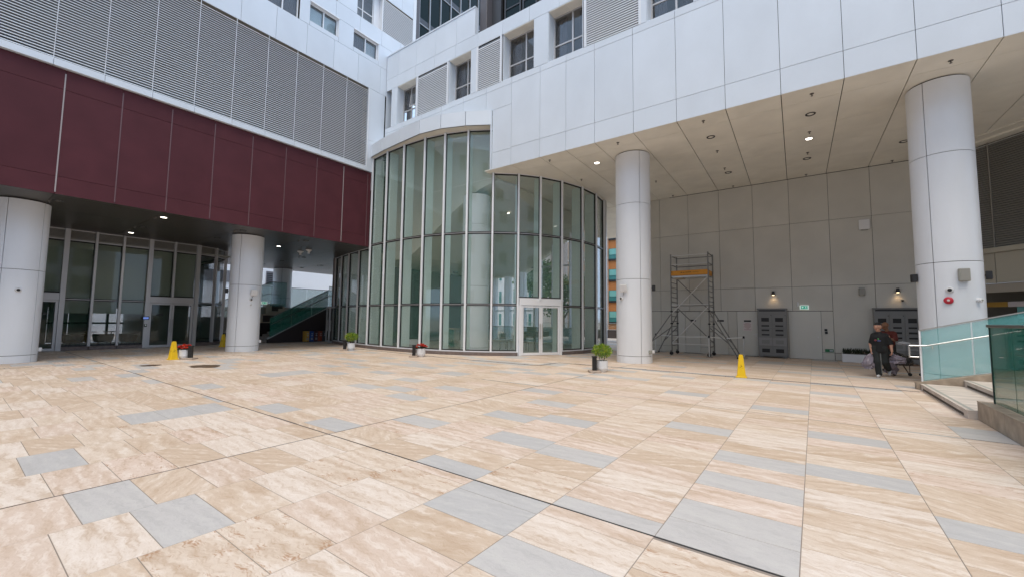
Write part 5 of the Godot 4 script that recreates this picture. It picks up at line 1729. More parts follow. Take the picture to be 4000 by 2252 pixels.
func fittings() -> void:
	# recessed downlights, unlit and lit
	var d := thing("recessed_downlight", Vector3.ZERO, "unlit round downlight set in the beige soffit", "downlight", "unlit downlights in the beige soffit")
	var g := Geo.new()
	g.lathe([Vector2(0.145, 0.0), Vector2(0.14, -0.014), Vector2(0.10, -0.014), Vector2(0.092, 0.0)], Vector3.ZERO, 24)
	put(d, "trim_ring", g, M.fitting_dark)
	var l := Geo.new()
	l.lathe([Vector2(0.086, -0.002), Vector2(0.06, 0.03), Vector2(0.0, 0.036)], Vector3.ZERO, 20)
	put(d, "reflector", l, M.steel)
	d.position = W(16.1, -0.14, 8.339)
	for q in [[20.5, 0.0], [16.12, 2.82], [20.52, -2.93], [16.1, -5.9], [20.5, 2.9]]:
		copy_of(d, W(q[0], q[1], 8.339))
	for q in [[2.08, 20.58], [4.92, 23.54], [7.71, 20.59], [7.76, 23.66], [10.57, 20.6], [13.52, 26.54], [16.43, 32.44], [16.4, 29.52], [13.67, 32.57], [13.56, 29.53]]:
		copy_of(d, W(q[0], q[1], 5.439), 0.0, "unlit round downlight set in the dark soffit", "unlit downlights in the dark soffit")
	lit_lamp("ceiling_lamp", W(18.28, -0.08, 8.34), 0.10, "lit round downlight in the beige soffit beside the near column", 1.2)
	lit_lamp("ceiling_lamp", W(16.11, 7.3, 8.34), 0.10, "lit round downlight in the beige soffit between column and glass pavilion", 1.2)
	lit_lamp("ceiling_lamp", W(4.88, 20.52, 5.44), 0.10, "lit round downlight behind the maroon edge over the yellow sign", 0.9)
	lit_lamp("ceiling_lamp", W(4.96, 25.72, 5.44), 0.10, "lit round downlight close to the glazed room", 0.9)
	lit_lamp("ceiling_lamp", W(10.59, 23.52, 5.44), 0.10, "lit round downlight in the dark soffit right of the second column", 0.9)
	# sprinklers
	var s := thing("sprinkler", Vector3.ZERO, "small pendant sprinkler under the beige soffit", "sprinkler", "sprinklers under the beige soffit")
	g = Geo.new()
	g.lathe([Vector2(0.0, 0.0), Vector2(0.055, 0.0), Vector2(0.05, -0.012), Vector2(0.015, -0.016), Vector2(0.013, -0.06), Vector2(0.0, -0.06)], Vector3.ZERO, 14)
	put(s, "body", g, M.steel_dark)
	l = Geo.new()
	l.lathe([Vector2(0.0, -0.068), Vector2(0.03, -0.068), Vector2(0.03, -0.073), Vector2(0.0, -0.073)], Vector3.ZERO, 12)
	put(s, "deflector", l, M.steel_dark)
	s.position = W(14.65, -0.18, 8.34)
	for q in [[17.62, -0.10], [19.79, -0.03], [14.64, 2.78], [17.6, 2.86], [19.81, 2.94], [22.72, 3.02], [22.74, 0.06], [14.75, -3.06], [22.71, -2.85], [14.67, 5.79], [14.7, 8.81], [17.63, 8.79], [19.87, 5.94], [22.7, 5.9]]:
		copy_of(s, W(q[0], q[1], 8.34))
	for q in [[1.9, 20.9], [4.7, 20.8], [4.7, 23.8], [7.5, 20.9], [10.3, 20.8], [13.3, 26.7], [16.2, 29.7]]:
		copy_of(s, W(q[0], q[1], 5.44), 0.0, "small sprinkler under the dark soffit", "sprinklers under the dark soffit")
	for q in [[12.16, 24.27, "left"], [12.15, 23.3, "right"]]:
		var at := W(q[0], q[1], 5.44)
		var t := thing("ceiling_sensor", at, "white funnel shaped ceiling sensor, the %s of two under the dark soffit" % q[2], "sensor", "ceiling sensors")
		var a := Geo.new()
		a.lathe([Vector2(0.0, 0.0), Vector2(0.17, 0.0), Vector2(0.17, -0.03), Vector2(0.07, -0.10), Vector2(0.06, -0.10)], at, 20)
		put(t, "dish", a, M.fitting_white)
		var b := Geo.new()
		b.lathe([Vector2(0.06, -0.10), Vector2(0.055, -0.22), Vector2(0.0, -0.23)], at, 16)
		put(t, "stalk", b, M.fitting_white)
	# lamps on the back wall
	for q in [[1.50, "first locker"], [-2.82, "second locker"]]:
		var at := W(22.92, q[0], 2.98)
		var t := thing("wall_lamp", at, "lit warm spot lamp on the grey wall over the %s" % q[1], "lamp", "spot lamps on the grey wall")
		var b := Geo.new()
		b.tube(W(23.06, q[0], 3.02), W(22.95, q[0], 3.02), 0.018, 8)
		put(t, "bracket", b, M.steel_dark)
		var a := Geo.new()
		a.lathe([Vector2(0.0, 0.10), Vector2(0.045, 0.10), Vector2(0.05, 0.06), Vector2(0.075, -0.08), Vector2(0.068, -0.08), Vector2(0.045, 0.0)], at, 16)
		put(t, "shade", a, M.fitting_dark)
		var e := Geo.new()
		e.ball(at + Vector3(0, -0.065, 0), Vector3(0.058, 0.035, 0.058), 8, 14)
		put(t, "bulb", e, M.lamp_warm)
		var sp := SpotLight3D.new()
		sp.name = "lamp_beam"
		t.add_child(sp)
		sp.position = Vector3(0, -0.12, 0)
		sp.rotation.x = -PI / 2
		sp.light_energy = 0.06
		sp.light_color = Color(1.0, 0.82, 0.6)
		sp.light_size = 0.05
		sp.spot_angle = 65.0
		sp.spot_range = 6.0
		sp.spot_attenuation = 2.0
		sp.shadow_enabled = true
	# exit signs
	exit_sign(W(22.98, 0.33, 2.23), W(0, -1, 0), "small lit green exit sign over the wide grey door")
	exit_sign(W(11.92, 28.0, 2.38), W(1, 0, 0), "lit green exit sign hanging behind the second column")
	var gs := thing("door_sign", W(23.04, -0.5, 0.36), "green exit marker low on the panel beside the wide door", "sign")
	pbox(gs, "plate", M.green_sign, 23.03, 23.05, -0.66, -0.36, 0.36, 0.49)
	pbox(gs, "pale_mark", M.bin_print, 23.026, 23.03, -0.64, -0.52, 0.39, 0.46)
	# small things on the back wall
	var sw := thing("switch_plate", W(23.04, -0.42, 1.16), "pair of black switch plates beside the wide grey door", "switch")
	pbox(sw, "plate", M.fitting_dark, 23.025, 23.05, -0.47, -0.37, 1.27, 1.37, 0.006)
	pbox(sw, "plate", M.fitting_dark, 23.025, 23.05, -0.48, -0.38, 1.15, 1.25, 0.006)
	var sp2 := thing("loudspeaker", W(23.0, -1.69, 2.82), "square olive grey loudspeaker on the back wall", "loudspeaker")
	pbox(sp2, "cabinet", M.fitting_grey, 22.93, 23.05, -1.79, -1.60, 2.81, 3.13, 0.012)
	pbox(sp2, "grille", M.louvre_grey, 22.926, 22.93, -1.775, -1.615, 2.83, 3.11)
	var ub := thing("wall_box", W(23.0, -1.9, 5.6), "pale square box high on the grey back wall", "box")
	pbox(ub, "cover", M.fitting_white, 22.96, 23.05, -2.07, -1.70, 5.62, 6.05, 0.012)
	pbox(ub, "foot", M.fitting_grey, 22.98, 23.05, -2.0, -1.78, 5.58, 5.62)
	var sn := thing("wall_sensor", W(23.0, 0.56, 2.36), "slim white wall sensor left of the exit sign", "sensor")
	pbox(sn, "body", M.fitting_white, 22.98, 23.05, 0.52, 0.60, 2.36, 2.52, 0.015)
	pbox(sn, "head", M.fitting_white, 22.98, 23.05, 0.535, 0.585, 2.521, 2.58, 0.012)
	var cm := thing("security_camera", W(22.98, -2.95, 2.5), "grey camera on the back wall above the second locker", "camera")
	g = Geo.new()
	g.tube(W(23.05, -2.95, 2.58), W(22.93, -2.95, 2.56), 0.05, 14)
	put(cm, "housing", g, M.fitting_grey)
	g = Geo.new()
	g.tube(W(22.93, -2.95, 2.56), W(22.925, -2.95, 2.559), 0.035, 12)
	put(cm, "lens", g, M.black)

func exit_sign(at: Vector3, right: Vector3, label: String) -> void:
	var t := thing("exit_sign", at, label, "sign")
	var n := right.cross(Vector3.UP).normalized() * 1.0
	var r := right.normalized()
	var c := at + Vector3(0, 0.085, 0)
	var g := Geo.new()
	g.obox(c, r * 0.17, Vector3(0, 0.095, 0), n * 0.02, 0.004)
	put(t, "casing", g, M.exit_white)
	var p := Geo.new()
	p.obox(c + n * 0.021, r * 0.125, Vector3(0, 0.07, 0), n * 0.002)
	put(t, "sign_face", p, M.exit_green)
	var m := Geo.new()
	var o := c + n * 0.0245
	m.obox(o - r * 0.075, r * 0.03, Vector3(0, 0.008, 0), n * 0.001)
	for s in [-1.0, 1.0]:
		m.obox(o - r * 0.05 + Vector3(0, 0.014 * s, 0), (r * 0.02 - Vector3(0, 0.02 * s, 0)), (Vector3(0, 0.006, 0) + r * 0.006 * s), n * 0.001)
	put(t, "arrow_mark", m, M.exit_white)
	var k := Geo.new()
	k.ball(o + r * 0.065 + Vector3(0, 0.048, 0), Vector3(0.012, 0.012, 0.012), 6, 8)
	for q in [[0.06, 0.03, 0.045, -0.005], [0.045, -0.005, 0.075, -0.03], [0.075, -0.03, 0.065, -0.055], [0.045, -0.005, 0.03, -0.035], [0.03, -0.035, 0.012, -0.04], [0.06, 0.028, 0.085, 0.012], [0.06, 0.028, 0.035, 0.02]]:
		k.tube(o + r * q[0] + Vector3(0, q[1], 0), o + r * q[2] + Vector3(0, q[3], 0), 0.006, 6)
	put(t, "runner_mark", k, M.exit_white)

# ---------------------------------------------------------------- furniture of the court
func wet_cone(label: String) -> Node3D:
	var c := thing("caution_cone", Vector3.ZERO, label, "caution sign", "yellow four sided caution cones")
	var b := Geo.new()
	b.obox(Vector3(0, 0.018, 0), Vector3(0.145, 0, 0), Vector3(0, 0.018, 0), Vector3(0, 0, 0.145), 0.012)
	put(c, "base", b, M.yellow)
	var g := Geo.new()
	var lv := [[0.036, 0.12], [0.05, 0.108], [0.62, 0.054], [0.655, 0.050], [0.665, 0.040]]
	for i in lv.size() - 1:
		for k in 4:
			var a := PI / 4 + k * PI / 2
			var e := PI / 4 + (k + 1) * PI / 2
			var r0: float = lv[i][1] * sqrt(2.0)
			var r1: float = lv[i + 1][1] * sqrt(2.0)
			var nn := Vector3(cos((a + e) / 2), 0.1, sin((a + e) / 2)).normalized()
			var cut := 0.18
			var p0 := Vector3(cos(a + cut * 0.4) * r0, lv[i][0], sin(a + cut * 0.4) * r0)
			var p1 := Vector3(cos(e - cut * 0.4) * r0, lv[i][0], sin(e - cut * 0.4) * r0)
			var q1 := Vector3(cos(e - cut * 0.4) * r1, lv[i + 1][0], sin(e - cut * 0.4) * r1)
			var q0 := Vector3(cos(a + cut * 0.4) * r1, lv[i + 1][0], sin(a + cut * 0.4) * r1)
			g.quad(p0, p1, q1, q0, nn)
			var n2 := Vector3(cos(e), 0.1, sin(e)).normalized()
			var s1 := Vector3(cos(e + cut * 0.4) * r0, lv[i][0], sin(e + cut * 0.4) * r0)
			var t1 := Vector3(cos(e + cut * 0.4) * r1, lv[i + 1][0], sin(e + cut * 0.4) * r1)
			g.quad(p1, s1, t1, q1, n2)
	g.quad(Vector3(-0.04, 0.665, -0.04), Vector3(0.04, 0.665, -0.04), Vector3(0.04, 0.665, 0.04), Vector3(-0.04, 0.665, 0.04), Vector3.UP)
	put(c, "body", g, M.yellow)
	# printed warning on each side: triangle, falling figure, three lines of text
	for k in 4:
		var a := k * PI / 2
		var out := Vector3(cos(a), 0, sin(a))
		var rt := Vector3(-sin(a), 0, cos(a))
		var at := func(x: float, h: float) -> Vector3:
			return rt * x + Vector3(0, h, 0) + out * (lerpf(0.108, 0.054, (h - 0.05) / 0.57) + 0.0015)
		var m := Geo.new()
		var tri := [[0.0, 0.375], [0.055, 0.275], [-0.055, 0.275]]
		for i in 3:
			m.tube(at.call(tri[i][0], tri[i][1]), at.call(tri[(i + 1) % 3][0], tri[(i + 1) % 3][1]), 0.005, 6)
		m.tube(at.call(-0.018, 0.335), at.call(0.022, 0.295), 0.008, 6)
		m.tube(at.call(0.0, 0.315), at.call(0.03, 0.32), 0.004, 6)
		m.tube(at.call(0.0, 0.312), at.call(-0.02, 0.296), 0.004, 6)
		m.ball(at.call(-0.022, 0.342), Vector3(0.008, 0.008, 0.008), 6, 8)
		put(c, "warning_mark", m, M.print_brown)
		for i in 3:
			var h := 0.238 - i * 0.036
			var x: float = [-0.058, -0.046, -0.056][i]
			while x < [0.05, 0.04, 0.05][i]:
				var w := 0.014 + 0.012 * fmod(absf(x) * 97.0 + i, 1.0)
				var pr := Geo.new()
				var o: Vector3 = at.call(x + w / 2, h)
				pr.obox(o, rt * w / 2, (at.call(x + w / 2, h + 0.009) - o), out * 0.0012)
				put(c, "print_line", pr, M.print_brown)
				x += w + 0.006
	return c

func leaf_into(g: Geo, p: Vector3, d: Vector3, l: float, w: float, r: RandomNumberGenerator) -> void:
	d = d.normalized()
	var s := d.cross(Vector3(r.randfn(), r.randfn() + 1.0, r.randfn())).normalized()
	var n := s.cross(d).normalized()
	var m := p + d * l * 0.5 - n * l * 0.06
	var e := p + d * l
	var n1 := (n + s * 0.25).normalized()
	var n2 := (n - s * 0.25).normalized()
	g.tri(p, m + s * w, e, n1, n1, n1)
	g.tri(p, e, m - s * w, n2, n2, n2)

func furniture() -> void:
	# cones
	var c := wet_cone("yellow caution cone standing on the drain line before the lockers")
	c.position = W(13.98, 1.78, 0.002)
	c.rotation.y = 0.10
	copy_of(c, W(5.12, 19.15, 0.002), 0.15, "yellow caution cone beside the red flower pot near the glazed room")
	copy_of(c, W(8.85, 25.3, 0.002), 0.5, "yellow caution cone in the shade behind the second column")
	# planters with black posts
	planter(W(12.16, 5.62, 0), 0.0, false, 31, "round green shrub", "in front of the scaffold-side column", true)
	planter(W(11.80, 13.66, 0), 0.0, true, 32, "red flowers", "before the curved pavilion glass", true)
	planter(W(11.86, 18.85, 0), 0.0, false, 33, "round green shrub", "beside the recycling bins and open doors", true)
	planter(W(5.56, 18.85, 0), 1.0, true, 34, "red flowers", "near the glazed room by the yellow cone", false)
	scaffold()
	# queue posts with a grey belt
	var at := [W(21.6, 2.62, 0), W(20.95, 3.95, 0), W(22.0, 6.7, 0)]
	var nm := ["queue post beside the paper notice door", "queue post at the near foot of the scaffold", "queue post behind the white column"]
	for i in 3:
		var t := thing("queue_post", at[i], "slim steel " + nm[i], "queue post", "queue posts round the scaffold")
		var g := Geo.new()
		g.lathe([Vector2(0.0, 0.0), Vector2(0.16, 0.0), Vector2(0.16, 0.012), Vector2(0.04, 0.03), Vector2(0.0, 0.03)], at[i], 22)
		put(t, "base", g, M.steel_dark)
		g = Geo.new()
		g.tube(at[i] + Vector3(0, 0.02, 0), at[i] + Vector3(0, 0.9, 0), 0.032, 14)
		put(t, "pole", g, M.steel)
		g = Geo.new()
		g.lathe([Vector2(0.0, 0.88), Vector2(0.042, 0.88), Vector2(0.042, 0.97), Vector2(0.03, 0.985), Vector2(0.0, 0.985)], at[i], 16)
		put(t, "head", g, M.fitting_dark)
	for i in 2:
		var t := thing("barrier_tape", (at[i] + at[i + 1]) / 2 + Vector3(0, 0.85, 0), ["grey barrier tape between scaffold foot and notice door", "grey barrier tape stretched across the scaffold"][i], "tape")
		var g := Geo.new()
		var n := 10
		for k in n:
			var a: Vector3 = at[i].lerp(at[i + 1], float(k) / n) + Vector3(0, 0.93 - 0.05 * sin(PI * k / n), 0)
			var b: Vector3 = at[i].lerp(at[i + 1], float(k + 1) / n) + Vector3(0, 0.93 - 0.05 * sin(PI * (k + 1) / n), 0)
			g.obox((a + b) / 2, (b - a) / 2, Vector3(0, 0.022, 0), (b - a).cross(Vector3.UP).normalized() * 0.0015)
		put(t, "belt", g, M.tape)
	# collection lockers
	locker(W(22.7, 1.57, 0), 1.16, 2, "grey collection locker with black slots beside the wide grey door")
	locker(W(22.7, -2.72, 0), 1.42, 3, "wide grey collection locker with black slots behind the two people")
	# trough with dark plants
	var t := thing("plant_trough", W(22.72, -1.5, 0), "low white trough of dark spiky plants by the wall", "planter")
	pbox(t, "trough", M.pot_white, 22.5, 22.92, -2.0, -0.92, 0.0, 0.34, 0.012)
	pbox(t, "soil", M.soil, 22.53, 22.89, -1.97, -0.95, 0.335, 0.345)
	var g := Geo.new()
	var r := RandomNumberGenerator.new()
	r.seed = 5
	for k in 260:
		var p := W(r.randf_range(22.55, 22.87), r.randf_range(-1.95, -0.97), 0.34)
		leaf_into(g, p, Vector3(r.randfn() * 0.25, 1.0, r.randfn() * 0.25), r.randf_range(0.12, 0.30), 0.014, r)
	put(t, "plants", g, M.leaf_dark)

func planter(at: Vector3, turn: float, flower: bool, seed: int, what: String, where: String, post_left: bool) -> void:
	var r := RandomNumberGenerator.new()
	r.seed = seed
	# direction to the right of the picture, used only to set the pot beside its post
	var rt := W(0.62, -0.78, 0).normalized()
	var bk := W(0.78, 0.62, 0).normalized()
	var pc := at + rt * 0.27 + bk * 0.12 if post_left else at + W(-0.10, 0.27, 0)
	var t := thing("pot_plant", pc, "%s in a white pot %s" % [what, where], "plant", "potted plants beside black posts")
	var g := Geo.new()
	g.lathe([Vector2(0.0, 0.0), Vector2(0.12, 0.0), Vector2(0.165, 0.07), Vector2(0.185, 0.12), Vector2(0.185, 0.36), Vector2(0.17, 0.36), Vector2(0.168, 0.32)], pc, 26)
	put(t, "pot", g, M.pot_white)
	g = Geo.new()
	g.lathe([Vector2(0.17, 0.325), Vector2(0.0, 0.335)], pc, 20)
	put(t, "soil", g, M.soil)
	if flower:
		g = Geo.new()
		for k in 150:
			var a := r.randf() * TAU
			var q := pc + Vector3(cos(a), 0, sin(a)) * r.randf() * 0.15 + Vector3(0, 0.33, 0)
			leaf_into(g, q, Vector3(cos(a) * 0.9, r.randf_range(0.4, 1.2), sin(a) * 0.9), r.randf_range(0.10, 0.17), 0.03, r)
		put(t, "leaves", g, M.leaf_dark)
		for k in 26:
			var a := r.randf() * TAU
			var rad := sqrt(r.randf()) * 0.24
			var fc := pc + Vector3(cos(a) * rad, 0.50 - rad * rad * 1.6 + r.randf_range(-0.03, 0.05), sin(a) * rad)
			var fg := Geo.new()
			for m in 14:
				var b := TAU * m / 7.0 + (0.4 if m >= 7 else 0.0)
				var up := 0.25 if m < 7 else 0.9
				leaf_into(fg, fc, Vector3(cos(b), up + r.randf() * 0.3, sin(b)), 0.062, 0.022, r)
			put(t, "flower", fg, M.flower_red if r.randf() < 0.6 else M.flower_orange)
	else:
		g = Geo.new()
		for k in 5:
			var a := r.randf() * TAU
			g.tube(pc + Vector3(cos(a) * 0.05, 0.31, sin(a) * 0.05), pc + Vector3(cos(a) * 0.14, 0.62, sin(a) * 0.14), 0.011, 6, 0.005)
		put(t, "stems", g, M.stem)
		var lv := [Geo.new(), Geo.new(), Geo.new()]
		for k in 1150:
			var dv := Vector3(r.randfn(), r.randfn() * 0.8 + 0.15, r.randfn()).normalized()
			var q := pc + Vector3(0, 0.66, 0) + dv * Vector3(0.29, 0.20, 0.29) * pow(r.randf(), 0.28) * r.randf_range(0.86, 1.1)
			var pick := r.randf() + (0.25 if r.randf() < 0.4 else 0.0)
			leaf_into(lv[0 if pick < 0.5 else (1 if pick < 0.85 else 2)], q, dv + Vector3(r.randfn(), r.randfn() + 0.3, r.randfn()) * 0.55, r.randf_range(0.05, 0.085), 0.015, r)
		for k in 3:
			put(t, "leaves", lv[k], M["leaf_%d" % k])
	# the black post stands on its own stone slab
	var b := thing("bollard_light", at, "black square post beside the %s %s" % [what, where], "bollard", "black posts on stone slabs")
	var basis := Basis(Vector3.UP, 0.66 + turn * 0.1)
	var ex := basis * Vector3.RIGHT
	var ez := basis * Vector3.BACK
	g = Geo.new()
	g.obox(at + Vector3(0, 0.03, 0), ex * 0.19, Vector3(0, 0.03, 0), ez * 0.17, 0.006)
	put(b, "slab", g, M.slab_stone)
	g = Geo.new()
	g.obox(at + Vector3(0, 0.26, 0), ex * 0.062, Vector3(0, 0.2, 0), ez * 0.062, 0.005)
	put(b, "post", g, M.black_post)
	g = Geo.new()
	g.obox(at + Vector3(0, 0.485, 0), ex * 0.074, Vector3(0, 0.022, 0), ez * 0.074, 0.01)
	put(b, "cap", g, M.black_post)

func locker(at: Vector3, wide: float, cols: int, label: String) -> void:
	var t := thing("locker", at, label, "locker", "grey collection lockers")
	var u := at.x
	var v := -at.z
	pbox(t, "case", M.cabinet_grey, u + 0.02, u + 0.33, v - wide / 2, v + wide / 2, 0.06, 2.22, 0.01)
	pbox(t, "top", M.cabinet_grey, u - 0.02, u + 0.34, v - wide / 2 - 0.02, v + wide / 2 + 0.02, 2.222, 2.27, 0.008)
	pbox(t, "vent", M.cabinet_slot, u + 0.008, u + 0.022, v - wide / 2 + 0.06, v + wide / 2 - 0.06, 2.14, 2.19)
	for s in [-1.0, 1.0]:
		pbox(t, "foot", M.cabinet_grey, u + 0.03, u + 0.30, v + s * (wide / 2 - 0.12) - 0.06, v + s * (wide / 2 - 0.12) + 0.06, 0.0, 0.06)
	var cw := (wide - 0.06) / cols
	var rows := [[1.57, 2.0, 1.66, 1.84], [1.37, 1.56, 1.43, 1.50], [1.17, 1.36, 1.22, 1.30], [0.95, 1.16, 1.02, 1.09], [0.55, 0.94, 0.64, 0.81], [0.10, 0.54, 0.24, 0.41]]
	for c in cols:
		var v0 := v - wide / 2 + 0.03 + c * cw
		for k in rows.size():
			var q: Array = rows[k]
			var d := pbox(t, "hatch", M.cabinet_panel if k == 4 else M.cabinet_grey, u, u + 0.019, v0 + 0.008, v0 + cw - 0.008, q[0] + 0.006, q[1] - 0.006, 0.004)
			pbox(d, "slot", M.cabinet_slot if k != 4 else M.cabinet_grey, u - 0.006, u - 0.0005, v0 + cw * 0.22, v0 + cw * 0.78, q[2], q[3])
		pbox(t, "lock", M.cabinet_slot, u - 0.01, u + 0.0, v0 + 0.02, v0 + 0.045, 1.93, 1.96)

func scaffold() -> void:
	var t := thing("scaffold_tower", W(21.6, 4.78, 0), "aluminium scaffold tower with an orange toe board on wheels", "scaffold")
	var u0 := 21.0
	var u1 := 22.1
	var v0 := 3.93
	var v1 := 5.62
	var top := 4.88
	var bar := func(called: String, a: Vector3, b: Vector3, r: float, m: Material) -> void:
		var g := Geo.new()
		g.tube(a, b, r, 10)
		put(t, called, g, m)
	for u in [u0, u1]:
		for v in [v0, v1]:
			bar.call("upright", W(u, v, 0.2), W(u, v, top), 0.032, M.scaffold_grey)
			# castor
			var g := Geo.new()
			g.tube(W(u - 0.025, v + 0.03, 0.085), W(u + 0.025, v + 0.03, 0.085), 0.085, 18)
			put(t, "wheel", g, M.rubber)
			g = Geo.new()
			g.box(u - 0.04, u + 0.04, v - 0.02, v + 0.08, 0.15, 0.22, 0.008)
			put(t, "castor_fork", g, M.steel_dark)
	# end frames with rungs
	for v in [v0, v1]:
		for k in 17:
			var h := 0.45 + k * 0.235
			if h > 3.8: break
			bar.call("rung", W(u0, v, h), W(u1, v, h), 0.018, M.steel_dark)
		for h in [4.37, 4.82]:
			bar.call("end_rail", W(u0, v, h), W(u1, v, h), 0.02, M.steel_dark)
	# guard rails and ledgers; front ones brighter, their highlight put into the colour
	for u in [u0, u1]:
		for h in [0.55, 2.42, 4.37, 4.80]:
			if u == u1 and h > 0.5 and h < 1.0: continue
			bar.call("rail", W(u, v0, h), W(u, v1, h), 0.023, M.steel if u == u0 else M.scaffold_grey)
	bar.call("brace", W(u0, v0, 3.76), W(u0, v1, 1.98), 0.023, M.steel)  # front braces in bright metal too, a highlight painted by material
	bar.call("brace", W(u0, v0, 2.36), W(u0, v1, 0.57), 0.023, M.steel)
	bar.call("brace", W(u1, v1, 3.76), W(u1, v0, 1.98), 0.022, M.scaffold_grey)
	bar.call("brace", W(u1, v1, 2.30), W(u1, v0, 0.57), 0.022, M.scaffold_grey)
	# outriggers
	for q in [[u0, v1, 20.6, 6.9, 2.0], [u1, v1, 22.5, 6.7, 2.0], [u0, v0, 20.9, 2.78, 2.1], [u1, v0, 22.5, 2.9, 2.1]]:
		bar.call("outrigger", W(q[0], q[1], q[4]), W(q[2], q[3], 0.06), 0.026, M.scaffold_grey)
		bar.call("outrigger", W(q[0], q[1], 1.35), W(lerpf(q[0], q[2], 0.72), lerpf(q[1], q[3], 0.72), lerpf(q[4], 0.06, 0.72)), 0.024, M.scaffold_grey)
		var g := Geo.new()
		g.tube(W(q[2], q[3], 0.0), W(q[2], q[3], 0.06), 0.045, 12)
		put(t, "foot", g, M.rubber)
	# clamps
	for v in [v0, v1]:
		for h in [1.52, 2.1]:
			for u in [u0, u1]:
				var g := Geo.new()
				g.box(u - 0.045, u + 0.045, v - 0.05, v + 0.05, h - 0.03, h + 0.03, 0.01)
				put(t, "clamp", g, M.rubber)
	# deck and toe boards
	pbox(t, "deck", M.steel, u0 + 0.04, u1 - 0.04, v0 + 0.05, v1 - 0.05, 3.74, 3.82, 0.006)
	var tb := pbox(t, "toe_board", M.orange_board, u0 - 0.045, u0 - 0.015, v0 + 0.02, v1 - 0.02, 3.84, 4.06, 0.006)
	pbox(t, "toe_board", M.orange_board, u1 + 0.015, u1 + 0.045, v0 + 0.02, v1 - 0.02, 3.84, 4.06, 0.006)
	for v in [v0 + 0.04, v1 - 0.04]:
		pbox(t, "toe_board", M.orange_board, u0 + 0.04, u1 - 0.04, v - 0.012, v + 0.012, 3.84, 4.06, 0.004)
	pbox(tb, "board_clip", M.black, u0 - 0.05, u0 - 0.046, v1 - 0.07, v1 - 0.045, 3.94, 4.03)
	var g := Geo.new()
	g.tube(W(u0 - 0.049, v1 - 0.50, 3.96), W(u0 - 0.045, v1 - 0.50, 3.96), 0.028, 14)
	put(tb, "board_mark", g, M.print_dark)
	pbox(tb, "board_mark", M.print_dark, u0 - 0.048, u0 - 0.0455, v1 - 0.66, v1 - 0.56, 3.945, 3.97)
	pbox(tb, "board_mark", M.print_dark, u0 - 0.048, u0 - 0.0455, v1 - 0.95, v1 - 0.69, 3.945, 3.975)
	pbox(tb, "board_mark", M.print_brown, u0 - 0.048, u0 - 0.0455, v1 - 1.28, v1 - 1.02, 3.955, 3.968)
	pbox(t, "deck_bundle", M.bench_cream, u0 + 0.2, u1 - 0.3, v1 - 0.5, v1 - 0.06, 3.70, 3.738)

# ---------------------------------------------------------------- people
# skin of a set of tapered capsules [a, b, ra, rb], blended together and meshed as surface nets
func skin_of(bones: Array, cell: float, blend: float) -> Geo:
	var lo := Vector3(1e9, 1e9, 1e9)
	var hi := -lo
	for b in bones:
		var m := maxf(b[2], b[3]) + cell * 4
		for q in [b[0], b[1]]:
			lo = lo.min(q - Vector3(m, m, m))
			hi = hi.max(q + Vector3(m, m, m))
	var nx := int((hi.x - lo.x) / cell) + 2
	var ny := int((hi.y - lo.y) / cell) + 2
	var nz := int((hi.z - lo.z) / cell) + 2
	var acc := PackedFloat32Array()
	acc.resize(nx * ny * nz)
	for b in bones:
		var A: Vector3 = b[0]
		var B: Vector3 = b[1]
		var ra: float = b[2]
		var rb: float = b[3]
		var m := maxf(ra, rb) + cell * 3 + blend * 2
		var l := ((A.min(B) - Vector3(m, m, m) - lo) / cell).max(Vector3.ZERO)
		var h := (A.max(B) + Vector3(m, m, m) - lo) / cell
		var ab := B - A
		var den := maxf(ab.length_squared(), 1e-9)
		for z in range(int(l.z), mini(int(h.z) + 1, nz)):
			for y in range(int(l.y), mini(int(h.y) + 1, ny)):
				var row := (z * ny + y) * nx
				for x in range(int(l.x), mini(int(h.x) + 1, nx)):
					var p := lo + Vector3(x, y, z) * cell
					var t := clampf((p - A).dot(ab) / den, 0.0, 1.0)
					var d := (p - A - ab * t).length() - lerpf(ra, rb, t)
					acc[row + x] += exp(-d / blend)
	var g := Geo.new()
	var vert := {}
	var stepx := [0, 1, nx, nx + 1, nx * ny, nx * ny + 1, nx * ny + nx, nx * ny + nx + 1]
	for z in nz - 1:
		for y in ny - 1:
			for x in nx - 1:
				var at := (z * ny + y) * nx + x
				var ins := 0
				for s in stepx:
					if acc[at + s] > 1.0: ins += 1
				if ins == 0 or ins == 8: continue
				var sum := Vector3.ZERO
				var cnt := 0
				var grad := Vector3.ZERO
				for i in 8:
					var fi := log(maxf(acc[at + stepx[i]], 1e-12))
					for ax in 3:
						var j := i | (1 << ax)
						if j == i: continue
						var fj := log(maxf(acc[at + stepx[j]], 1e-12))
						grad[ax] -= fj - fi
						if (fi > 0.0) != (fj > 0.0):
							var q := Vector3(i & 1, (i >> 1) & 1, (i >> 2) & 1)
							q[ax] = fi / (fi - fj)
							sum += q
							cnt += 1
				vert[at] = [lo + (Vector3(x, y, z) + sum / cnt) * cell, grad.normalized()]
	var around := [[nx, nx * ny], [1, nx * ny], [1, nx]]
	var stp := [1, nx, nx * ny]
	for at in vert:
		for ax in 3:
			var a: int = around[ax][0]
			var b: int = around[ax][1]
			if (acc[at] > 1.0) == (acc[at + stp[ax]] > 1.0): continue
			if not (vert.has(at - a) and vert.has(at - b) and vert.has(at - a - b)): continue
			var v0: Array = vert[at]
			var v1: Array = vert[at - a]
			var v2: Array = vert[at - a - b]
			var v3: Array = vert[at - b]
			g.tri(v0[0], v1[0], v2[0], v0[1], v1[1], v2[1])
			g.tri(v0[0], v2[0], v3[0], v0[1], v2[1], v3[1])
	return g

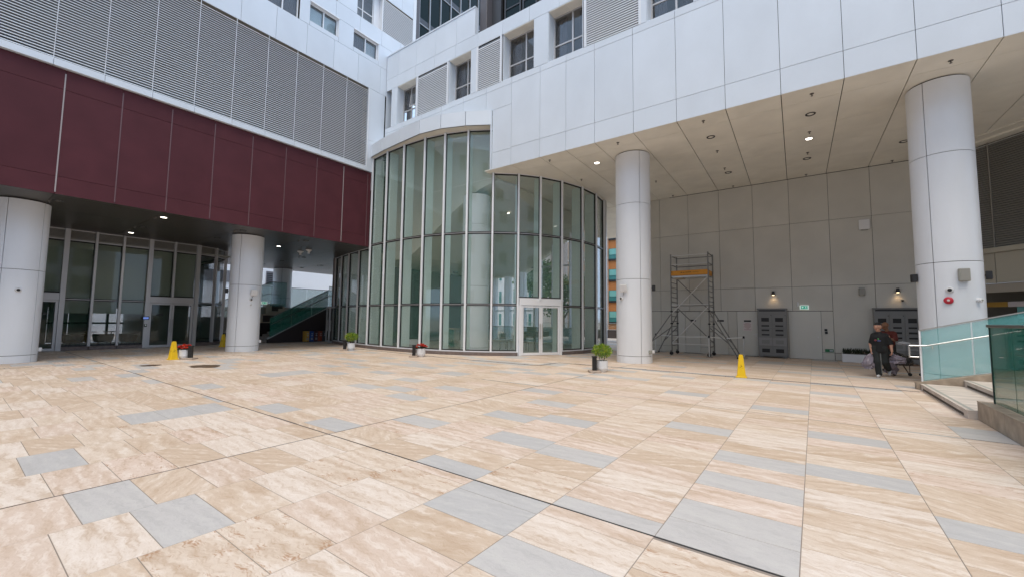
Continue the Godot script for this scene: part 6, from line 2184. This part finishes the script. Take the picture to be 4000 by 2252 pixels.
func hand_bones(w: Vector3, d: Vector3, side: Vector3, curl: Vector3) -> Array:
	# palm and five bent fingers closing towards curl
	var out := []
	d = d.normalized()
	side = side.normalized()
	curl = curl.normalized()
	for k in 4:
		out.append([w + side * (k - 1.5) * 0.012, w + d * 0.075 + side * (k - 1.5) * 0.019, 0.014, 0.012])
		var ln: float = [0.034, 0.040, 0.037, 0.029][k]
		var a := w + d * 0.08 + side * (k - 1.5) * 0.020
		var b := a + (d * 0.8 + curl * 0.6).normalized() * ln
		var c := b + (d * 0.1 + curl).normalized() * ln * 0.75
		out.append([a, b, 0.0095, 0.0088])
		out.append([b, c, 0.0088, 0.0075])
	var ta := w + d * 0.03 - side * 0.028
	var tb := ta + (d * 0.7 - side * 0.7 + curl * 0.4).normalized() * 0.035
	out.append([ta, tb, 0.013, 0.010])
	out.append([tb, tb + (d * 0.6 + side * 0.3 + curl * 0.7).normalized() * 0.03, 0.010, 0.008])
	return out

func joined(a: Geo, b: Geo) -> Geo:
	a.v.append_array(b.v)
	a.n.append_array(b.n)
	a.t.append_array(b.t)
	return a

func face_parts(p: Node, c: Vector3, f: Vector3, s: Vector3, sc: float) -> void:
	for k in [-1.0, 1.0]:
		var e := Geo.new()
		e.ball(c + f * 0.092 * sc + s * k * 0.034 * sc + Vector3(0, 0.012, 0), Vector3(0.013, 0.007, 0.013) * sc, 6, 10)
		put(p, "eye", e, M.eye_dark)
		var b := Geo.new()
		b.tube(c + f * 0.097 * sc + s * k * 0.02 * sc + Vector3(0, 0.034, 0), c + f * 0.086 * sc + s * k * 0.052 * sc + Vector3(0, 0.034, 0), 0.004, 6)
		put(p, "eyebrow", b, M.hair)
	var m := Geo.new()
	m.ball(c + f * 0.098 * sc - Vector3(0, 0.058, 0) * sc, s.abs() * 0.022 * sc + Vector3(0.006, 0.006, 0.006), 6, 10)
	put(p, "mouth", m, M.lip)

func people() -> void:
	# walker with bags
	var base := W(16.97, -1.60, 0.0)
	var f := W(-1, 0.22, 0).normalized()
	var s := W(-0.22, -1, 0).normalized()
	var J := func(x: float, y: float, z: float) -> Vector3:
		return base + s * x + f * z + Vector3(0, y, 0)
	var p := thing("person", base, "person in a black printed t-shirt and dark striped trousers carrying bags", "person")
	var hc: Vector3 = J.call(-0.015, 1.515, 0.03)
	var hf := (f - s * 0.35).normalized()
	var hs := (s + f * 0.35).normalized()
	var g := skin_of([
		[J.call(0.0, 1.30, -0.01), J.call(-0.01, 1.42, 0.01), 0.058, 0.05],
		[J.call(0.20, 1.24, -0.02), J.call(0.26, 1.0, -0.03), 0.05, 0.042],
		[J.call(0.26, 1.0, -0.03), J.call(0.285, 0.80, 0.05), 0.042, 0.03],
		[J.call(-0.16, 1.24, -0.02), J.call(-0.21, 1.0, -0.06), 0.05, 0.042],
		[J.call(-0.21, 1.0, -0.06), J.call(-0.19, 0.81, 0.04), 0.042, 0.03],
		[J.call(0.0, 0.9, -0.01), J.call(0.01, 1.2, -0.02), 0.09, 0.09],
		[J.call(-0.05, 0.30, 0.05), J.call(-0.03, 0.08, 0.02), 0.05, 0.04],
		[J.call(0.12, 0.34, -0.2), J.call(0.15, 0.2, -0.32), 0.05, 0.04],
		[J.call(-0.07, 0.86, 0.0), J.call(-0.05, 0.30, 0.05), 0.07, 0.05],
		[J.call(0.07, 0.86, 0.0), J.call(0.12, 0.34, -0.2), 0.07, 0.05]], 0.014, 0.014)
	g = joined(g, skin_of([
		[hc + Vector3(0, 0.035, 0) - hf * 0.015, hc + Vector3(0, 0.02, 0) + hf * 0.02, 0.088, 0.084],
		[hc + Vector3(0, -0.03, 0) + hf * 0.012, hc + Vector3(0, -0.075, 0) + hf * 0.03, 0.070, 0.042],
		[hc + Vector3(0, 0.005, 0) + hf * 0.09, hc + Vector3(0, -0.025, 0) + hf * 0.108, 0.010, 0.014],
		[hc + hs * 0.088 + Vector3(0, 0.015, 0), hc + hs * 0.088 - Vector3(0, 0.025, 0), 0.013, 0.010],
		[hc - hs * 0.088 + Vector3(0, 0.015, 0), hc - hs * 0.088 - Vector3(0, 0.025, 0), 0.013, 0.010],
		[hc + Vector3(0, -0.06, 0) - hf * 0.01, J.call(-0.01, 1.40, 0.0), 0.05, 0.05]], 0.007, 0.012))
	g = joined(g, skin_of(hand_bones(J.call(0.285, 0.80, 0.05), Vector3(0, -1, 0) + f * 0.2, f, -s), 0.005, 0.004))
	g = joined(g, skin_of(hand_bones(J.call(-0.19, 0.81, 0.04), Vector3(0, -1, 0) + f * 0.2, f, s), 0.005, 0.004))
	put(p, "body", g, M.skin)
	face_parts(p, hc, hf, hs, 1.0)
	var hair := skin_of([
		[hc + Vector3(0, 0.075, 0) - hf * 0.03, hc + Vector3(0, 0.065, 0) + hf * 0.02, 0.082, 0.074],
		[hc + Vector3(0, 0.03, 0) - hf * 0.05, hc + Vector3(0, -0.05, 0) - hf * 0.055, 0.082, 0.055],
		[hc + Vector3(0, 0.05, 0) - hf * 0.10, hc + Vector3(0, 0.035, 0) - hf * 0.155, 0.03, 0.02]], 0.01, 0.012)
	put(p, "hair", hair, M.hair)
	var shirt := skin_of([
		[J.call(-0.10, 1.265, -0.015), J.call(0.12, 1.26, -0.02), 0.075, 0.075],
		[J.call(-0.075, 1.2, 0.0), J.call(-0.07, 0.80, 0.0), 0.10, 0.105],
		[J.call(0.09, 1.2, 0.0), J.call(0.08, 0.80, 0.0), 0.10, 0.105],
		[J.call(0.0, 1.18, 0.02), J.call(0.01, 0.82, 0.03), 0.11, 0.11],
		[J.call(0.0, 1.345, 0.0), J.call(0.0, 1.27, 0.0), 0.064, 0.09],
		[J.call(0.16, 1.255, -0.02), J.call(0.25, 1.03, -0.04), 0.072, 0.075],
		[J.call(-0.13, 1.255, -0.02), J.call(-0.19, 1.05, -0.06), 0.07, 0.07]], 0.013, 0.018)
	var so := put(p, "shirt", shirt, M.shirt_black)
	# print on the chest: pale blue patch, red patch, green leaf
	var pf: Vector3 = J.call(-0.02, 1.14, 0.135)
	for q in [[0.035, -0.035, 0.042, 0.022, "print_blue"], [-0.045, -0.02, 0.03, 0.03, "print_red"], [0.02, 0.02, 0.016, 0.022, "print_green"]]:
		var pm := Geo.new()
		pm.ball(pf + s * q[0] + Vector3(0, q[1], 0), s.abs() * q[2] + Vector3(0.004, q[3], 0.004) + f.abs() * 0.008, 8, 12)
		put(so, "print", pm, M[q[4]])
	var tr := skin_of([
		[J.call(-0.08, 0.86, 0.0), J.call(-0.055, 0.47, 0.06), 0.108, 0.095],
		[J.call(-0.055, 0.47, 0.06), J.call(-0.035, 0.11, 0.025), 0.095, 0.080],
		[J.call(0.09, 0.86, -0.01), J.call(0.10, 0.48, -0.06), 0.108, 0.095],
		[J.call(0.10, 0.48, -0.06), J.call(0.145, 0.25, -0.28), 0.095, 0.080],
		[J.call(-0.05, 0.92, 0.0), J.call(0.06, 0.92, 0.0), 0.12, 0.12]], 0.014, 0.02)
	var to := put(p, "trousers", tr, M.trousers_dark)
	for q in [[-0.035 + 0.085, 0.045]]:
		var sg := Geo.new()
		sg.path([J.call(0.025, 0.74, 0.085), J.call(0.032, 0.47, 0.115), J.call(0.036, 0.12, 0.06)], 0.014, 8)
		put(to, "stripe", sg, M.stripe_grey)
	for q in [[J.call(-0.035, 0.045, 0.0), J.call(-0.05, 0.04, 0.16)], [J.call(0.155, 0.20, -0.37), J.call(0.165, 0.08, -0.28)]]:
		var sh := skin_of([[q[0], q[1], 0.045, 0.038], [q[0] + Vector3(0, 0.03, 0), q[0] + Vector3(0, 0.045, 0), 0.042, 0.04]], 0.011, 0.012)
		put(p, "shoe", sh, M.shoe_white)
	# second person behind, with a trolley
	base = W(19.35, -2.06, 0.0)
	f = W(-0.75, 0.66, 0).normalized()
	s = W(-0.66, -0.75, 0).normalized()
	p = thing("person", base, "bald person in a rust red shirt standing behind the bag carrier", "person")
	hc = J_of(base, s, f, -0.02, 1.55, 0.08)
	g = skin_of([
		[J_of(base, s, f, 0.0, 1.32, 0.0), J_of(base, s, f, 0.0, 1.45, 0.05), 0.06, 0.055],
		[J_of(base, s, f, 0.0, 0.9, 0.0), J_of(base, s, f, 0.0, 1.25, 0.0), 0.10, 0.10],
		[J_of(base, s, f, 0.2, 1.28, 0.0), J_of(base, s, f, 0.27, 1.08, 0.06), 0.055, 0.048],
		[J_of(base, s, f, 0.27, 1.08, 0.06), J_of(base, s, f, 0.06, 1.13, 0.24), 0.046, 0.032],
		[J_of(base, s, f, -0.2, 1.28, 0.0), J_of(base, s, f, -0.25, 1.05, 0.08), 0.055, 0.048],
		[J_of(base, s, f, -0.25, 1.05, 0.08), J_of(base, s, f, -0.02, 1.10, 0.27), 0.046, 0.032],
		[J_of(base, s, f, -0.1, 0.86, 0.0), J_of(base, s, f, -0.1, 0.06, 0.0), 0.075, 0.045],
		[J_of(base, s, f, 0.1, 0.86, 0.0), J_of(base, s, f, 0.12, 0.06, -0.05), 0.075, 0.045]], 0.016, 0.015)
	g = joined(g, skin_of([
		[hc + Vector3(0, 0.035, 0) - f * 0.02, hc + Vector3(0, 0.02, 0) + f * 0.02, 0.092, 0.088],
		[hc + Vector3(0, -0.03, 0) + f * 0.015, hc + Vector3(0, -0.08, 0) + f * 0.035, 0.072, 0.045],
		[hc + f * 0.095, hc + Vector3(0, -0.03, 0) + f * 0.115, 0.011, 0.016],
		[hc + s * 0.092 + Vector3(0, 0.015, 0), hc + s * 0.092 - Vector3(0, 0.03, 0), 0.014, 0.011],
		[hc - s * 0.092 + Vector3(0, 0.015, 0), hc - s * 0.092 - Vector3(0, 0.03, 0), 0.014, 0.011],
		[hc + Vector3(0, -0.06, 0) - f * 0.02, J_of(base, s, f, 0.0, 1.42, 0.04), 0.055, 0.055]], 0.008, 0.012))
	g = joined(g, skin_of(hand_bones(J_of(base, s, f, 0.06, 1.13, 0.24), -s, Vector3.UP, f), 0.0055, 0.004))
	g = joined(g, skin_of(hand_bones(J_of(base, s, f, -0.02, 1.10, 0.27), s, Vector3.UP, f), 0.0055, 0.004))
	put(p, "body", g, M.skin_tan)
	face_parts(p, hc, f, s, 1.02)
	put(p, "shirt", skin_of([
		[J_of(base, s, f, -0.15, 1.28, 0.0), J_of(base, s, f, 0.15, 1.28, 0.0), 0.09, 0.09],
		[J_of(base, s, f, -0.08, 1.22, 0.02), J_of(base, s, f, -0.07, 0.88, 0.02), 0.13, 0.14],
		[J_of(base, s, f, 0.08, 1.22, 0.02), J_of(base, s, f, 0.07, 0.88, 0.02), 0.13, 0.14],
		[J_of(base, s, f, 0.19, 1.28, 0.0), J_of(base, s, f, 0.265, 1.10, 0.05), 0.078, 0.075],
		[J_of(base, s, f, -0.19, 1.28, 0.0), J_of(base, s, f, -0.245, 1.08, 0.06), 0.078, 0.075]], 0.016, 0.02), M.shirt_red)
	put(p, "trousers", skin_of([
		[J_of(base, s, f, -0.1, 0.88, 0.0), J_of(base, s, f, -0.1, 0.1, 0.0), 0.115, 0.075],
		[J_of(base, s, f, 0.1, 0.88, 0.0), J_of(base, s, f, 0.12, 0.1, -0.05), 0.115, 0.075]], 0.016, 0.02), M.trousers_dark)
	for q in [-0.1, 0.12]:
		put(p, "shoe", skin_of([[J_of(base, s, f, q, 0.045, -0.05), J_of(base, s, f, q, 0.04, 0.14), 0.045, 0.04]], 0.012, 0.01), M.black)
	# bags
	var sr := W(0, -1, 0)
	bag("plastic_bag", W(16.95, -1.33, 0.24), Vector3(0.12, 0.24, 0.15), 3, M.bag_white, "crumpled pale plastic bag at the walker's far side", W(16.94, -1.42, 0.74))
	bag("plastic_bag", W(17.0, -2.0, 0.44), Vector3(0.14, 0.15, 0.17), 4, M.bag_white, "pale plastic bag hanging from the walker's lowered hand", W(16.92, -1.9, 0.72))
	bag("refuse_bag", W(17.7, -2.20, 0.35), Vector3(0.20, 0.22, 0.22), 5, M.bag_black, "large dark refuse bag on the trolley behind the walker", W(17.6, -2.05, 0.74))
	bag("plastic_bag", W(17.75, -1.92, 0.06), Vector3(0.16, 0.26, 0.15), 6, M.bag_white, "pale plastic bag standing on the floor under the refuse bag", W(17.75, -1.92, 0.55))
	bag("cloth_bundle", W(18.95, -2.40, 0.93), Vector3(0.12, 0.07, 0.16), 8, M.cloth_white, "white cloth bundle held at the waist of the bald person", W(18.95, -2.38, 1.03))
	var t := thing("hand_trolley", W(18.0, -2.2, 0), "folding hand trolley with a thin handle carrying the refuse bag", "trolley")
	var tg := Geo.new()
	tg.path([W(17.9, -1.95, 0.34), W(18.2, -2.62, 0.34)], 0.014)
	tg.path([W(17.7, -2.1, 0.34), W(18.1, -2.75, 0.34)], 0.014)
	tg.path([W(17.75, -2.08, 0.62), W(17.95, -2.35, 0.08)], 0.016)
	tg.path([W(17.35, -1.25, 0.72), W(17.6, -1.55, 0.36), W(17.9, -1.95, 0.34)], 0.014)
	put(t, "frame", tg, M.wood_brown)
	for q in [[17.95, -2.38], [18.15, -2.66], [17.82, -2.0]]:
		var wg := Geo.new()
		wg.tube(W(q[0] - 0.015, q[1], 0.05), W(q[0] + 0.015, q[1], 0.05), 0.05, 14)
		put(t, "wheel", wg, M.rubber)
		var fg := Geo.new()
		fg.tube(W(q[0], q[1], 0.06), W(q[0], q[1], 0.34), 0.012, 8)
		put(t, "leg", fg, M.wood_brown)

func J_of(base: Vector3, s: Vector3, f: Vector3, x: float, y: float, z: float) -> Vector3:
	return base + s * x + f * z + Vector3(0, y, 0)

func bag(called: String, c: Vector3, r: Vector3, seed: int, m: Material, label: String, knot: Vector3) -> void:
	var t := thing(called, c, label, "bag")
	var nf := FastNoiseLite.new()
	nf.seed = seed
	nf.frequency = 5.5
	nf.fractal_octaves = 2
	var g := Geo.new()
	var rows := 16
	var k := 22
	var P := []
	for j in rows + 1:
		for i in k:
			var th := PI * j / rows
			var ph := TAU * i / k
			var d := Vector3(sin(th) * cos(ph), cos(th), sin(th) * sin(ph))
			var w := 1.0 + nf.get_noise_3dv(d * 0.35) * 0.55
			var q := d * r * w
			if d.y < -0.6: q.y = -r.y * 0.62
			var pos := c + Vector3(0, r.y * 0.62, 0) + q
			if d.y > 0.35:
				pos = pos.lerp(knot, (d.y - 0.35) / 0.65 * 0.85)
			P.append(pos)
	for j in rows:
		for i in k:
			var a: Vector3 = P[j * k + i]
			var b: Vector3 = P[j * k + (i + 1) % k]
			var e: Vector3 = P[(j + 1) * k + (i + 1) % k]
			var h: Vector3 = P[(j + 1) * k + i]
			var nn := (e - a).cross(h - b)
			if nn.length() < 1e-9: continue
			nn = nn.normalized()
			if nn.dot((a + e) / 2 - c - Vector3(0, r.y * 0.62, 0)) < 0: nn = -nn
			g.tri(a, b, e, nn, nn, nn)
			g.tri(a, e, h, nn, nn, nn)
	put(t, "sack", g, m)
	var kn := Geo.new()
	kn.ball(knot, Vector3(0.02, 0.025, 0.02), 6, 8)
	put(t, "knot", kn, m)
